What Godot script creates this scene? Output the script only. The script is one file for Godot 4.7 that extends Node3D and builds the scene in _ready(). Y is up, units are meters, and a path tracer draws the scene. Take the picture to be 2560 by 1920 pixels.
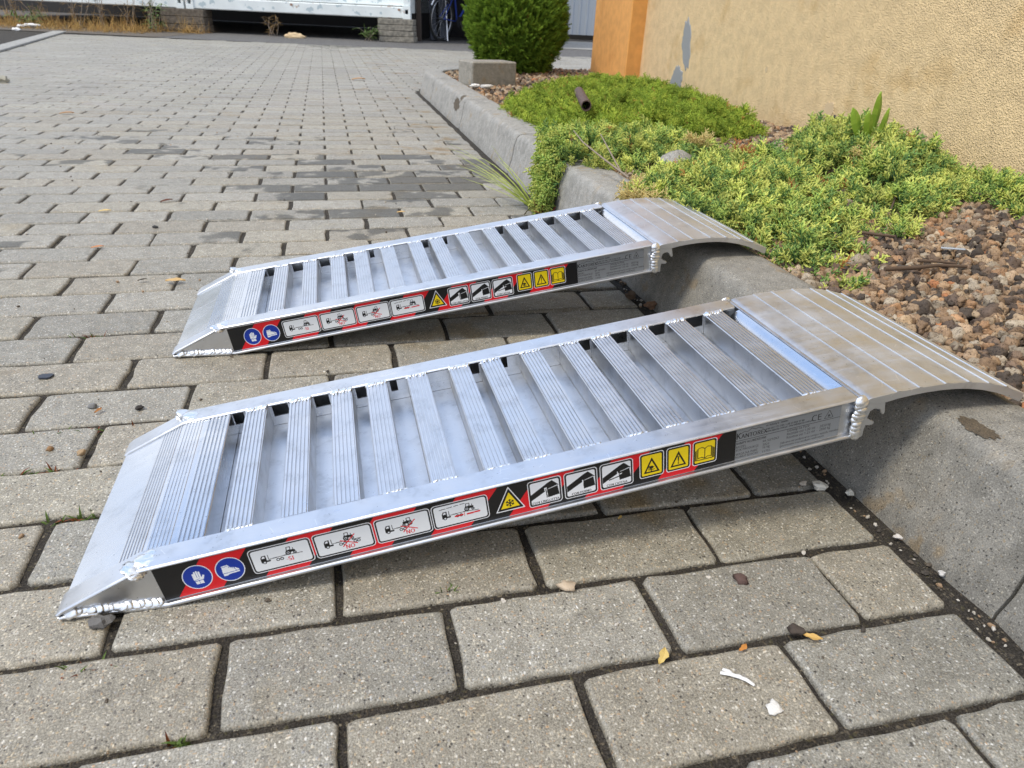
extends Node3D
# Two aluminium loading ramps leaning on a kerb beside a planting bed, block-paved yard behind.
# x runs along the paver courses, -z away from the camera, y up, metres.

const PW := 0.10158           # paver course pitch
const KX := 0.728             # foot of the kerb
const KH := 0.134             # kerb height
const RA := 0.15533           # ramp slope, 8.9 degrees
var rng := RandomNumberGenerator.new()
var M := {}
var names_used := {}

# ------------------------------------------------------------------ mesh builder
class MB:
	var v := PackedVector3Array()
	var n := PackedVector3Array()
	var uv := PackedVector2Array()
	var c := PackedColorArray()
	var col := Color.WHITE
	var colored := false
	func tri(p: Vector3, q: Vector3, r: Vector3, np: Vector3, nq: Vector3, nr: Vector3, up := Vector2.ZERO, uq := Vector2.ZERO, ur := Vector2.ZERO) -> void:
		var f := (r - p).cross(q - p)
		if f.dot(np + nq + nr) < 0.0:
			v.append(p); v.append(r); v.append(q)
			n.append(np); n.append(nr); n.append(nq)
			uv.append(up); uv.append(ur); uv.append(uq)
		else:
			v.append(p); v.append(q); v.append(r)
			n.append(np); n.append(nq); n.append(nr)
			uv.append(up); uv.append(uq); uv.append(ur)
		c.append(col); c.append(col); c.append(col)
	func flat(p: Vector3, q: Vector3, r: Vector3, out: Vector3) -> void:
		var f := (r - p).cross(q - p)
		if f.length_squared() < 1e-18:
			return
		f = f.normalized()
		if f.dot(out) < 0.0:
			f = -f
		tri(p, q, r, f, f, f)
	func quad(a: Vector3, b: Vector3, cc: Vector3, d: Vector3, out: Vector3) -> void:
		flat(a, b, cc, out)
		flat(a, cc, d, out)
	func quad_uv(a: Vector3, b: Vector3, cc: Vector3, d: Vector3, nn: Vector3) -> void:
		tri(a, b, cc, nn, nn, nn, Vector2(0, 0), Vector2(1, 0), Vector2(1, 1))
		tri(a, cc, d, nn, nn, nn, Vector2(0, 0), Vector2(1, 1), Vector2(0, 1))
	func squad(a: Vector3, b: Vector3, cc: Vector3, d: Vector3, na: Vector3, nb: Vector3, nc: Vector3, nd: Vector3) -> void:
		tri(a, b, cc, na, nb, nc)
		tri(a, cc, d, na, nc, nd)
	func box(t: Transform3D, s: Vector3, bev := 0.0) -> void:
		var h := s * 0.5
		var b: float = min(bev, min(h.x, min(h.y, h.z)) * 0.9)
		for ax in 3:
			for sg in [-1.0, 1.0]:
				var o := Vector3.ZERO
				o[ax] = sg
				var u := (ax + 1) % 3
				var w := (ax + 2) % 3
				var p := []
				for k in [[-1, -1], [1, -1], [1, 1], [-1, 1]]:
					var q := Vector3.ZERO
					q[ax] = sg * h[ax]
					q[u] = k[0] * (h[u] - b)
					q[w] = k[1] * (h[w] - b)
					p.append(t * q)
				quad(p[0], p[1], p[2], p[3], t.basis * o)
		if b <= 0.0:
			return
		for ax in 3:
			var u := (ax + 1) % 3
			var w := (ax + 2) % 3
			for k in [[-1, -1], [1, -1], [1, 1], [-1, 1]]:
				var p := []
				for e in [[0, -1], [0, 1], [1, 1], [1, -1]]:
					var q := Vector3.ZERO
					q[ax] = e[1] * (h[ax] - b)
					q[u] = k[0] * (h[u] - (b if e[0] == 0 else 0.0))
					q[w] = k[1] * (h[w] - (0.0 if e[0] == 0 else b))
					p.append(t * q)
				var o := Vector3.ZERO
				o[u] = k[0]
				o[w] = k[1]
				quad(p[0], p[1], p[2], p[3], t.basis * o)
		for sx in [-1, 1]:
			for sy in [-1, 1]:
				for sz in [-1, 1]:
					var o := Vector3(sx, sy, sz)
					flat(t * (o * Vector3(h.x, h.y - b, h.z - b)), t * (o * Vector3(h.x - b, h.y, h.z - b)), t * (o * Vector3(h.x - b, h.y - b, h.z)), t.basis * o)
	func tube(pts: Array, rad: Array, sides := 8, caps := true, squash := 1.0) -> void:
		var rings := []
		var nr := []
		var up := Vector3(0.13, 0.97, 0.21).normalized()
		var m := pts.size()
		for i in m:
			var d: Vector3 = (pts[min(i + 1, m - 1)] - pts[max(i - 1, 0)]).normalized()
			var a := d.cross(up)
			if a.length() < 0.05:
				a = d.cross(Vector3(1, 0, 0))
			a = a.normalized()
			var b := d.cross(a).normalized()
			var ring := []
			var rn := []
			for k in sides:
				var t := TAU * k / sides
				var dir := a * cos(t) + b * sin(t) * squash
				ring.append(pts[i] + dir * float(rad[i]))
				rn.append((a * cos(t) + b * sin(t) / max(squash, 0.2)).normalized())
			rings.append(ring)
			nr.append(rn)
		for i in m - 1:
			for k in sides:
				var k2 := (k + 1) % sides
				squad(rings[i][k], rings[i][k2], rings[i + 1][k2], rings[i + 1][k], nr[i][k], nr[i][k2], nr[i + 1][k2], nr[i + 1][k])
		if caps:
			for e in [0, m - 1]:
				var o: Vector3 = (pts[0] - pts[1]) if e == 0 else (pts[m - 1] - pts[m - 2])
				for k in range(1, sides - 1):
					flat(rings[e][0], rings[e][k], rings[e][k + 1], o)
	# a closed outline (x, y) pushed along z from z0 to z1, edges softened where they bend little, ends bevelled
	func extrude(poly: PackedVector2Array, z0: float, z1: float, bev := 0.0, smooth_deg := 38.0) -> void:
		var m := poly.size()
		var area := 0.0
		for i in m:
			area += poly[i].cross(poly[(i + 1) % m])
		var p := poly.duplicate()
		if area < 0.0:
			p.reverse()
		var en := []
		for i in m:
			var d: Vector2 = (p[(i + 1) % m] - p[i]).normalized()
			en.append(Vector2(d.y, -d.x))
		var ins := PackedVector2Array()
		for i in m:
			var a: Vector2 = en[(i + m - 1) % m]
			var b: Vector2 = en[i]
			var av := a + b
			if av.length() < 0.2:
				av = b
			av = av.normalized()
			ins.append(p[i] - av * bev / max(0.5, av.dot(b)))
		var lim := cos(deg_to_rad(smooth_deg))
		var zs := [min(z0, z1), max(z0, z1)]
		for i in m:
			var j := (i + 1) % m
			var e: Vector2 = en[i]
			var ea: Vector2 = en[(i + m - 1) % m]
			var eb: Vector2 = en[j]
			var na := (e + ea).normalized() if e.dot(ea) > lim else e
			var nb := (e + eb).normalized() if e.dot(eb) > lim else e
			var A := Vector3(na.x, na.y, 0)
			var B := Vector3(nb.x, nb.y, 0)
			squad(Vector3(p[i].x, p[i].y, zs[0] + bev), Vector3(p[j].x, p[j].y, zs[0] + bev), Vector3(p[j].x, p[j].y, zs[1] - bev), Vector3(p[i].x, p[i].y, zs[1] - bev), A, B, B, A)
			if bev > 0.0:
				for s in [0, 1]:
					var zo: float = zs[s]
					var zi: float = zs[s] + (bev if s == 0 else -bev)
					var zz := Vector3(0, 0, -1.0 if s == 0 else 1.0)
					squad(Vector3(p[i].x, p[i].y, zi), Vector3(p[j].x, p[j].y, zi), Vector3(ins[j].x, ins[j].y, zo), Vector3(ins[i].x, ins[i].y, zo), (A + zz * 0.4).normalized(), (B + zz * 0.4).normalized(), (B * 0.4 + zz).normalized(), (A * 0.4 + zz).normalized())
		var tr := Geometry2D.triangulate_polygon(ins)
		for k in range(0, tr.size(), 3):
			for s in [0, 1]:
				var zo: float = zs[s]
				var zz := Vector3(0, 0, -1.0 if s == 0 else 1.0)
				var P := Vector3(ins[tr[k]].x, ins[tr[k]].y, zo)
				var Q := Vector3(ins[tr[k + 1]].x, ins[tr[k + 1]].y, zo)
				var R := Vector3(ins[tr[k + 2]].x, ins[tr[k + 2]].y, zo)
				tri(P, Q, R, zz, zz, zz)
	func spindle(a: Vector3, b: Vector3, r: float, ca: Color, cb: Color) -> void:
		var d := (b - a)
		var dn := d.normalized()
		var s := dn.cross(Vector3(0.31, 0.2, 0.93)).normalized()
		var t := dn.cross(s)
		var mid := a + d * 0.45
		var ring := []
		var rn := []
		for k in 3:
			var g := TAU * k / 3.0
			rn.append(s * cos(g) + t * sin(g))
			ring.append(mid + rn[k] * r)
		for k in 3:
			var k2 := (k + 1) % 3
			col = ca
			tri(a, ring[k], ring[k2], rn[k], rn[k], rn[k2])
			col = cb
			tri(b, ring[k], ring[k2], (rn[k] + dn).normalized(), rn[k], rn[k2])
		col = Color.WHITE
	func mesh() -> ArrayMesh:
		var arr := []
		arr.resize(Mesh.ARRAY_MAX)
		arr[Mesh.ARRAY_VERTEX] = v
		arr[Mesh.ARRAY_NORMAL] = n
		arr[Mesh.ARRAY_TEX_UV] = uv
		if colored:
			arr[Mesh.ARRAY_COLOR] = c
		var m := ArrayMesh.new()
		m.add_surface_from_arrays(Mesh.PRIMITIVE_TRIANGLES, arr)
		return m

var ico := {}
func icosphere(level: int) -> Array:
	if ico.has(level):
		return ico[level]
	var t := (1.0 + sqrt(5.0)) / 2.0
	var vs := []
	for q in [[-1, t, 0], [1, t, 0], [-1, -t, 0], [1, -t, 0], [0, -1, t], [0, 1, t], [0, -1, -t], [0, 1, -t], [t, 0, -1], [t, 0, 1], [-t, 0, -1], [-t, 0, 1]]:
		vs.append(Vector3(q[0], q[1], q[2]).normalized())
	var fs := [[0, 11, 5], [0, 5, 1], [0, 1, 7], [0, 7, 10], [0, 10, 11], [1, 5, 9], [5, 11, 4], [11, 10, 2], [10, 7, 6], [7, 1, 8], [3, 9, 4], [3, 4, 2], [3, 2, 6], [3, 6, 8], [3, 8, 9], [4, 9, 5], [2, 4, 11], [6, 2, 10], [8, 6, 7], [9, 8, 1]]
	for l in level:
		var mid := {}
		var nf := []
		for f in fs:
			var k := []
			for e in [[f[0], f[1]], [f[1], f[2]], [f[2], f[0]]]:
				var key := Vector2i(min(e[0], e[1]), max(e[0], e[1]))
				if not mid.has(key):
					mid[key] = vs.size()
					vs.append(((vs[e[0]] + vs[e[1]]) * 0.5).normalized())
				k.append(mid[key])
			nf.append([f[0], k[0], k[2]])
			nf.append([f[1], k[1], k[0]])
			nf.append([f[2], k[2], k[1]])
			nf.append([k[0], k[1], k[2]])
		fs = nf
	ico[level] = [vs, fs]
	return ico[level]

# a lump: a ball of the given half-axes with an uneven skin
func lump(mb: MB, t: Transform3D, s: Vector3, rough: float, level := 1, seed_ := 1, smooth := true, facet := 1.6) -> void:
	var g := icosphere(level)
	var nz := FastNoiseLite.new()
	nz.seed = seed_
	nz.frequency = facet
	nz.fractal_octaves = 2
	var ps := []
	var ns := []
	for q in g[0]:
		ps.append(t * (q * s * (1.0 + rough * nz.get_noise_3dv(q * 1.0))))
		ns.append(Vector3.ZERO)
	for f in g[1]:
		var fn: Vector3 = (ps[f[1]] - ps[f[0]]).cross(ps[f[2]] - ps[f[0]])
		if fn.dot((ps[f[0]] + ps[f[1]] + ps[f[2]]) / 3.0 - t.origin) < 0.0:
			fn = -fn
		for k in 3:
			ns[f[k]] += fn
	for f in g[1]:
		if smooth:
			mb.tri(ps[f[0]], ps[f[1]], ps[f[2]], ns[f[0]].normalized(), ns[f[1]].normalized(), ns[f[2]].normalized())
		else:
			mb.flat(ps[f[0]], ps[f[1]], ps[f[2]], (ps[f[0]] - t.origin))

# ------------------------------------------------------------------ nodes
func numbered(called: String) -> String:
	if not names_used.has(called):
		names_used[called] = 0
		return called
	names_used[called] += 1
	return "%s_%03d" % [called, names_used[called]]

func put(mb: MB, called: String, m: Material, parent: Node = null) -> MeshInstance3D:
	return put_mesh(mb.mesh(), called, m, parent)

func put_mesh(mesh: Mesh, called: String, m: Material, parent: Node = null) -> MeshInstance3D:
	var o := MeshInstance3D.new()
	o.mesh = mesh
	o.material_override = m
	o.cast_shadow = GeometryInstance3D.SHADOW_CASTING_SETTING_ON
	if parent == null:
		o.name = numbered(called)
		add_child(o)
	else:
		o.name = called
		parent.add_child(o, true)
	return o

func tag(o: Node, label: String, category: String, group := "", kind := "") -> Node:
	if label: o.set_meta("label", label)
	if category: o.set_meta("category", category)
	if group: o.set_meta("group", group)
	if kind: o.set_meta("kind", kind)
	return o

func thing(called: String, at: Vector3, label: String, category: String, group := "") -> Node3D:
	var o := Node3D.new()
	o.name = numbered(called)
	add_child(o)
	o.position = at
	tag(o, label, category, group)
	return o

func setting(called: String) -> Node3D:
	var o := Node3D.new()
	o.name = numbered(called)
	add_child(o)
	o.set_meta("kind", "structure")
	return o

func copies(called: String, mesh: Mesh, m: Material, where: Array, cols: Array, parent: Node) -> MultiMeshInstance3D:
	var mm := MultiMesh.new()
	mm.transform_format = MultiMesh.TRANSFORM_3D
	mm.use_colors = cols.size() > 0
	mm.mesh = mesh
	mm.instance_count = where.size()
	for i in where.size():
		mm.set_instance_transform(i, where[i])
		if cols.size() > 0:
			mm.set_instance_color(i, cols[i])
	var o := MultiMeshInstance3D.new()
	o.multimesh = mm
	o.material_override = m
	o.name = called
	parent.add_child(o, true)
	return o

# ------------------------------------------------------------------ textures
func lin(r: float, g: float, b: float) -> Color:
	return Color(r, g, b).linear_to_srgb()

func mat(c: Color, rough := 0.8, metal := 0.0, spec := 0.5) -> StandardMaterial3D:
	var m := StandardMaterial3D.new()
	m.albedo_color = c
	m.roughness = rough
	m.metallic = metal
	m.metallic_specular = spec
	return m

func world_tri(m: StandardMaterial3D, tile: float) -> void:
	m.uv1_triplanar = true
	m.uv1_world_triplanar = true
	m.uv1_scale = Vector3.ONE / tile
	m.uv1_triplanar_sharpness = 4.0

func bytes_of(img: Image) -> PackedByteArray:
	return img.get_data()

func noise_bytes(size: int, freq: float, oct: int, seed_: int, type := FastNoiseLite.TYPE_SIMPLEX_SMOOTH) -> PackedByteArray:
	var nz := FastNoiseLite.new()
	nz.noise_type = type
	nz.seed = seed_
	nz.frequency = freq
	nz.fractal_octaves = oct
	var im := nz.get_seamless_image(size, size)
	im.convert(Image.FORMAT_L8)
	return im.get_data()

func tex(b: PackedByteArray, w: int, h: int, fmt := Image.FORMAT_RGB8) -> ImageTexture:
	return ImageTexture.create_from_image(Image.create_from_data(w, h, false, fmt, b))

# fine aggregate concrete: colour and height, grains of several sizes and colours
func aggregate(size: int, base: Array, spread: float, grains: int, pal: Array, rmax: float, seed_: int, pit := 600) -> Array:
	var r := RandomNumberGenerator.new()
	r.seed = seed_
	var b := PackedByteArray()
	b.resize(size * size * 3)
	var h := PackedByteArray()
	h.resize(size * size)
	var soft := noise_bytes(size, 0.012, 3, seed_)
	var mid := noise_bytes(size, 0.16, 2, seed_ + 5)
	for i in size * size:
		var k := (soft[i] - 128) * 0.10 + (mid[i] - 128) * 0.22 + (r.randf() - 0.5) * spread
		b[i * 3] = clampi(int(base[0] + k), 0, 255)
		b[i * 3 + 1] = clampi(int(base[1] + k), 0, 255)
		b[i * 3 + 2] = clampi(int(base[2] + k), 0, 255)
		h[i] = clampi(int(118 + (mid[i] - 128) * 0.5 + (r.randf() - 0.5) * 40.0), 0, 255)
	for g in grains:
		var cx := r.randi() % size
		var cy := r.randi() % size
		var rr := 0.7 + rmax * pow(r.randf(), 2.6)
		var el := r.randf_range(0.6, 1.5)
		var cc: Array = pal[r.randi() % pal.size()]
		var amt := r.randf_range(0.3, 0.85)
		var q := int(ceil(rr * 1.5))
		for dy in range(-q, q + 1):
			for dx in range(-q, q + 1):
				var d := Vector2(dx * el, dy / el).length() / rr
				if d < 1.0:
					var i := ((cy + dy + size) % size) * size + (cx + dx + size) % size
					for ch in 3:
						b[i * 3 + ch] = int(lerp(float(b[i * 3 + ch]), float(cc[ch]), amt))
					h[i] = clampi(int(h[i] + 60.0 * (1.0 - d * d)), 0, 255)
	for g in pit:
		var cx := r.randi() % size
		var cy := r.randi() % size
		var rr := r.randf_range(1.0, 2.6)
		for dy in range(-3, 4):
			for dx in range(-3, 4):
				if Vector2(dx, dy).length() < rr:
					var i := ((cy + dy + size) % size) * size + (cx + dx + size) % size
					h[i] = int(h[i] * 0.3)
					for ch in 3:
						b[i * 3 + ch] = int(b[i * 3 + ch] * 0.5)
	return [tex(b, size, size), tex(h, size, size, Image.FORMAT_L8)]

func grey_tex(size: int, freq: float, oct: int, seed_: int, lo: float, hi: float, type := FastNoiseLite.TYPE_SIMPLEX_SMOOTH) -> ImageTexture:
	var b := noise_bytes(size, freq, oct, seed_, type)
	for i in b.size():
		b[i] = clampi(int(lerp(lo, hi, b[i] / 255.0) * 255.0), 0, 255)
	return tex(b, size, size, Image.FORMAT_L8)

# ---- flat print: filled shapes on an Image
func fill_poly(im: Image, pts: Array, col: Color) -> void:
	var y0 := 1e9
	var y1 := -1e9
	for p in pts:
		y0 = min(y0, p.y)
		y1 = max(y1, p.y)
	var m := pts.size()
	for y in range(max(0, int(floor(y0))), min(im.get_height() - 1, int(ceil(y1))) + 1):
		var yc := y + 0.5
		var xs := []
		for i in m:
			var a: Vector2 = pts[i]
			var b: Vector2 = pts[(i + 1) % m]
			if (a.y <= yc) != (b.y <= yc):
				xs.append(a.x + (yc - a.y) / (b.y - a.y) * (b.x - a.x))
		xs.sort()
		for k in range(0, xs.size() - 1, 2):
			var xa := clampi(int(round(xs[k])), 0, im.get_width())
			var xb := clampi(int(round(xs[k + 1])), 0, im.get_width())
			if xb > xa:
				im.fill_rect(Rect2i(xa, y, xb - xa, 1), col)

func disc(c: Vector2, rx: float, ry := -1.0) -> Array:
	var out := []
	for k in 28:
		out.append(c + Vector2(cos(TAU * k / 28.0) * rx, sin(TAU * k / 28.0) * (rx if ry < 0.0 else ry)))
	return out

func round_rect(a: Vector2, b: Vector2, r: float) -> Array:
	var out := []
	for q in [[b.x - r, b.y - r, 0], [a.x + r, b.y - r, 1], [a.x + r, a.y + r, 2], [b.x - r, a.y + r, 3]]:
		for k in 6:
			var g: float = (q[2] + k / 5.0) * PI / 2
			out.append(Vector2(q[0] + cos(g) * r, q[1] + sin(g) * r))
	return out

func stroke(im: Image, a: Vector2, b: Vector2, w: float, col: Color) -> void:
	var d := (b - a).normalized()
	var s := Vector2(-d.y, d.x) * w * 0.5
	fill_poly(im, [a + s, b + s, b - s, a - s], col)

func shift(pts: Array, o: Vector2, k: float, flip := false) -> Array:
	var out := []
	for p in pts:
		out.append(o + Vector2(-p.x if flip else p.x, p.y) * k)
	return out

var font: SystemFont
func letters(im: Image, text: String, at: Vector2, high: float, col: Color, bold := false, centre := false, squeeze := 1.0) -> void:
	var tm := TextMesh.new()
	tm.font = font
	tm.text = text
	tm.font_size = 48
	tm.pixel_size = 0.02
	tm.depth = 0.0
	tm.horizontal_alignment = HORIZONTAL_ALIGNMENT_LEFT
	var arr := tm.surface_get_arrays(0)
	var vs: PackedVector3Array = arr[Mesh.ARRAY_VERTEX]
	if vs.is_empty():
		return
	var lo := Vector2(1e9, 1e9)
	var hi := Vector2(-1e9, -1e9)
	for q in vs:
		lo = lo.min(Vector2(q.x, q.y))
		hi = hi.max(Vector2(q.x, q.y))
	var k := high / (0.72 * 48 * 0.02)
	var ox := -(hi.x + lo.x) * 0.5 if centre else -lo.x
	var idx = arr[Mesh.ARRAY_INDEX]
	var nn: int = idx.size() if idx != null and idx.size() > 0 else vs.size()
	for pass_ in ([0.0, 0.45] if bold else [0.0]):
		for t in range(0, nn, 3):
			var p := []
			for e in 3:
				var q: Vector3 = vs[idx[t + e]] if idx != null and idx.size() > 0 else vs[t + e]
				p.append(at + Vector2((q.x + ox) * k * squeeze + pass_ * high * 0.12, -(q.y - lo.y) * k))
			fill_poly(im, p, col)

func truck(im: Image, o: Vector2, k: float, col: Color, long_bed: bool) -> void:
	fill_poly(im, shift([Vector2(0, -0.5), Vector2(0, -2.4), Vector2(0.7, -3.6), Vector2(2.2, -3.6), Vector2(2.2, -1.0), Vector2(3.6, -1.0), Vector2(3.6, -0.4), Vector2(0, -0.2)], o, k), col)
	fill_poly(im, shift([Vector2(0.35, -2.2), Vector2(0.95, -3.2), Vector2(1.7, -3.2), Vector2(1.7, -2.2)], o, k), Color(0.93, 0.94, 0.95))
	stroke(im, o + Vector2(3.0, -3.6) * k, o + Vector2(3.0, -1.4) * k, 0.28 * k, col)
	stroke(im, o + Vector2(3.0, -1.4) * k, o + Vector2(10.5, -1.6) * k, 0.28 * k, col)
	for x in ([1.2, 6.4, 7.9] + ([12.2, 13.6] if long_bed else [])):
		fill_poly(im, disc(o + Vector2(x, -0.3) * k, 0.72 * k), col)
		fill_poly(im, disc(o + Vector2(x, -0.3) * k, 0.42 * k), Color(0.88, 0.9, 0.92))
	if long_bed:
		stroke(im, o + Vector2(11.0, -1.2) * k, o + Vector2(14.6, -1.3) * k, 0.28 * k, col)

func tractor(im: Image, o: Vector2, k: float, col: Color, flip := false) -> void:
	fill_poly(im, shift([Vector2(-1.7, -1.2), Vector2(-1.7, -2.0), Vector2(0.0, -2.2), Vector2(2.4, -1.9), Vector2(2.5, -0.8), Vector2(0.0, -0.7)], o, k, flip), col)
	for ln in [[-1.3, -2.0, -1.1, -3.8], [-1.1, -3.7, 0.5, -3.7], [0.5, -3.8, 0.4, -2.0], [1.7, -2.0, 1.7, -3.0]]:
		var sx := -1.0 if flip else 1.0
		stroke(im, o + Vector2(ln[0] * sx, ln[1]) * k, o + Vector2(ln[2] * sx, ln[3]) * k, 0.3 * k, col)
	for w in [[-0.9, -0.6, 1.25], [2.1, -0.2, 0.8]]:
		var cc := o + Vector2(-w[0] if flip else w[0], w[1]) * k
		fill_poly(im, disc(cc, w[2] * k), col)
		fill_poly(im, disc(cc, w[2] * 0.55 * k), Color(0.8, 0.82, 0.84))
		fill_poly(im, disc(cc, w[2] * 0.28 * k), col)

# the warning strip on the side of a ramp: 585 x 36 mm
func warning_print() -> ImageTexture:
	var W := 2048
	var K := W / 0.585
	var H := 128
	var KY := H / 0.0355
	var im := Image.create(W, H, false, Image.FORMAT_RGB8)
	var black := Color(0.045, 0.045, 0.055)
	var red := Color(0.86, 0.06, 0.12)
	var white := Color(0.93, 0.94, 0.95)
	var yellow := Color(0.96, 0.84, 0.05)
	var blue := Color(0.02, 0.20, 0.62)
	im.fill(black)
	var P := func(s: float, t: float) -> Vector2: return Vector2(s * K, H - (t - 0.001) * KY)
	for k in 8:
		var s0 := 0.0112 + 0.0808 * k
		if k > 6:
			continue
		fill_poly(im, [P.call(s0, 0.0), P.call(s0 + 0.041, 0.0), P.call(s0 + 0.0745, 0.0375), P.call(s0 + 0.0325, 0.0375)], red)
	# round blue signs: glove and boot
	for c in [[0.0346, 0], [0.0645, 1]]:
		var cc: Vector2 = P.call(c[0], 0.018)
		fill_poly(im, disc(cc, 0.0134 * K, 0.0134 * KY), white)
		fill_poly(im, disc(cc, 0.0125 * K, 0.0125 * KY), blue)
		var u := K * 0.001
		if c[1] == 0:
			for fx in [[-4.0, -4.6], [-2.2, -6.4], [-0.2, -7.0], [1.8, -6.0]]:
				fill_poly(im, round_rect(cc + Vector2(fx[0], fx[1]) * u, cc + Vector2(fx[0] + 1.7, 3.0) * u, 0.8 * u), white)
			fill_poly(im, shift([Vector2(-4, 1), Vector2(3.4, 1), Vector2(5.2, -1.6), Vector2(6.6, -0.6), Vector2(4.6, 3.6), Vector2(-3.4, 4.2)], cc, u), white)
			fill_poly(im, shift([Vector2(-3.4, 4.8), Vector2(3.8, 4.3), Vector2(4.2, 8.0), Vector2(-2.8, 8.2)], cc, u), white)
			stroke(im, cc + Vector2(-3.6, 3.4) * u, cc + Vector2(1.5, 2.2) * u, 0.35 * u, blue)
			stroke(im, cc + Vector2(0.4, 4.4) * u, cc + Vector2(0.4, 8.2) * u, 0.4 * u, blue)
		else:
			fill_poly(im, shift([Vector2(-7, -5), Vector2(-1.2, -5.6), Vector2(0.6, -2.4), Vector2(5.0, -1.0), Vector2(7.6, 1.2), Vector2(8.0, 2.6), Vector2(-7.4, 3.4)], cc, u), white)
			fill_poly(im, shift([Vector2(-7.4, 3.9), Vector2(8.0, 3.1), Vector2(7.8, 4.6), Vector2(-2, 5.2), Vector2(-3.0, 6.2), Vector2(-7.4, 6.4)], cc, u), white)
			for k in 5:
				stroke(im, cc + Vector2(-0.4 + k * 1.15, -3.3 + k * 0.5) * u, cc + Vector2(-0.9 + k * 1.15, -2.0 + k * 0.5) * u, 0.4 * u, blue)
			stroke(im, cc + Vector2(-7.2, -3.6) * u, cc + Vector2(-1.0, -4.2) * u, 0.35 * u, blue)
			stroke(im, cc + Vector2(4.0, -1.2) * u, cc + Vector2(5.0, 2.6) * u, 0.35 * u, blue)
	# four loading pictures
	var boxes := [[0.0838, 0.1419], [0.1436, 0.2010], [0.2027, 0.2580], [0.2592, 0.3161]]
	for b in 4:
		var a: Vector2 = P.call(boxes[b][0], 0.0325)
		var e: Vector2 = P.call(boxes[b][1], 0.0055)
		fill_poly(im, round_rect(a, e, 0.0035 * K), white)
		fill_poly(im, round_rect(a + Vector2(3, 3), e - Vector2(3, 3), 0.003 * K), black)
		fill_poly(im, round_rect(a + Vector2(8, 8), e - Vector2(8, 8), 0.0022 * K), Color(0.92, 0.93, 0.94))
		var o: Vector2 = P.call(boxes[b][0] + 0.0095, 0.0152)
		var k := 0.0024 * K
		truck(im, o, k, black, b == 1)
		if b == 0:
			stroke(im, o + Vector2(9.0, -1.6) * k, o + Vector2(16.2, -1.2) * k, 0.25 * k, black)
			tractor(im, o + Vector2(11.6, -1.8) * k, k * 0.85, black)
			letters(im, "-SI", o + Vector2(9.4, 1.4) * k, 1.9 * k, red, true)
		elif b == 3:
			stroke(im, o + Vector2(9.0, -1.6) * k, o + Vector2(15.5, -1.0) * k, 0.25 * k, black)
			tractor(im, o + Vector2(11.4, -2.0) * k, k * 0.85, black)
			for q in [[5.2, 8.9, -0.2], [10.3, 16.0, -0.1]]:
				stroke(im, o + Vector2(q[0], q[2]) * k, o + Vector2(q[1], q[2] - 0.1) * k, 0.7 * k, red)
			stroke(im, o + Vector2(9.3, -1.4) * k, o + Vector2(9.3, 0.5) * k, 0.3 * k, red)
			for q in [[-0.8, 2.0], [2.4, 4.8], [5.4, 7.4], [8.0, 10.0]]:
				stroke(im, o + Vector2(q[0], -4.9 - q[0] * 0.06) * k, o + Vector2(q[1], -4.9 - q[1] * 0.06) * k, 0.25 * k, black)
		else:
			var cx := 9.6
			tractor(im, o + Vector2(cx, -2.0) * k, k * 0.85, black, b == 2)
			stroke(im, o + Vector2(cx - 3.2, -2.0) * k, o + Vector2(cx + 3.4, 0.9) * k, 0.42 * k, red)
			stroke(im, o + Vector2(cx + 2.9, -3.8) * k, o + Vector2(cx - 2.6, 1.2) * k, 0.42 * k, red)
			letters(im, "NO", o + Vector2(cx - 1.5, 2.5) * k, 1.9 * k, red, true)
	# ice triangle
	var tri_ := func(s0: float, s1: float, t0: float, t1: float, inset: float, col: Color) -> void:
		var A: Vector2 = P.call((s0 + s1) * 0.5, t1)
		var B: Vector2 = P.call(s0, t0)
		var C: Vector2 = P.call(s1, t0)
		var g := (A + B + C) / 3.0
		fill_poly(im, [g + (A - g) * inset, g + (B - g) * inset, g + (C - g) * inset], col)
	tri_.call(0.3225, 0.3532, 0.0075, 0.0350, 1.0, white)
	tri_.call(0.3225, 0.3532, 0.0075, 0.0350, 0.88, black)
	tri_.call(0.3225, 0.3532, 0.0075, 0.0350, 0.64, yellow)
	var fc: Vector2 = P.call(0.3379, 0.0160)
	for k in 6:
		var d := Vector2(cos(PI * k / 3.0 + 0.5), sin(PI * k / 3.0 + 0.5))
		stroke(im, fc, fc + d * 0.0046 * K, 3.4, black)
		for sd in [-0.9, 0.9]:
			stroke(im, fc + d * 0.0026 * K, fc + d * 0.0026 * K + d.rotated(sd) * 0.0018 * K, 2.6, black)
	# three ways of fastening
	var fx := [[0.3572, 0.3927, "CON LINGUETTA"], [0.3953, 0.4310, "CON PERNO"], [0.4337, 0.4700, "CON CATENA"]]
	for b in 3:
		var a: Vector2 = P.call(fx[b][0], 0.0340)
		var e: Vector2 = P.call(fx[b][1], 0.0040)
		fill_poly(im, round_rect(a, e, 0.0035 * K), white)
		fill_poly(im, round_rect(a + Vector2(3, 3), e - Vector2(3, 3), 0.003 * K), black)
		fill_poly(im, round_rect(a + Vector2(9, 9), e - Vector2(9, 9), 0.0022 * K), Color(0.93, 0.94, 0.95))
		var w := e.x - a.x
		var h := e.y - a.y
		var q := func(x: float, y: float) -> Vector2: return a + Vector2(x * w, y * h)
		fill_poly(im, [q.call(0.08, 0.52), q.call(0.60, 0.18), q.call(0.62, 0.42), q.call(0.08, 0.74)], black)
		fill_poly(im, [q.call(0.56, 0.44), q.call(0.88, 0.36), q.call(0.92, 0.70), q.call(0.58, 0.74)], black)
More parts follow.
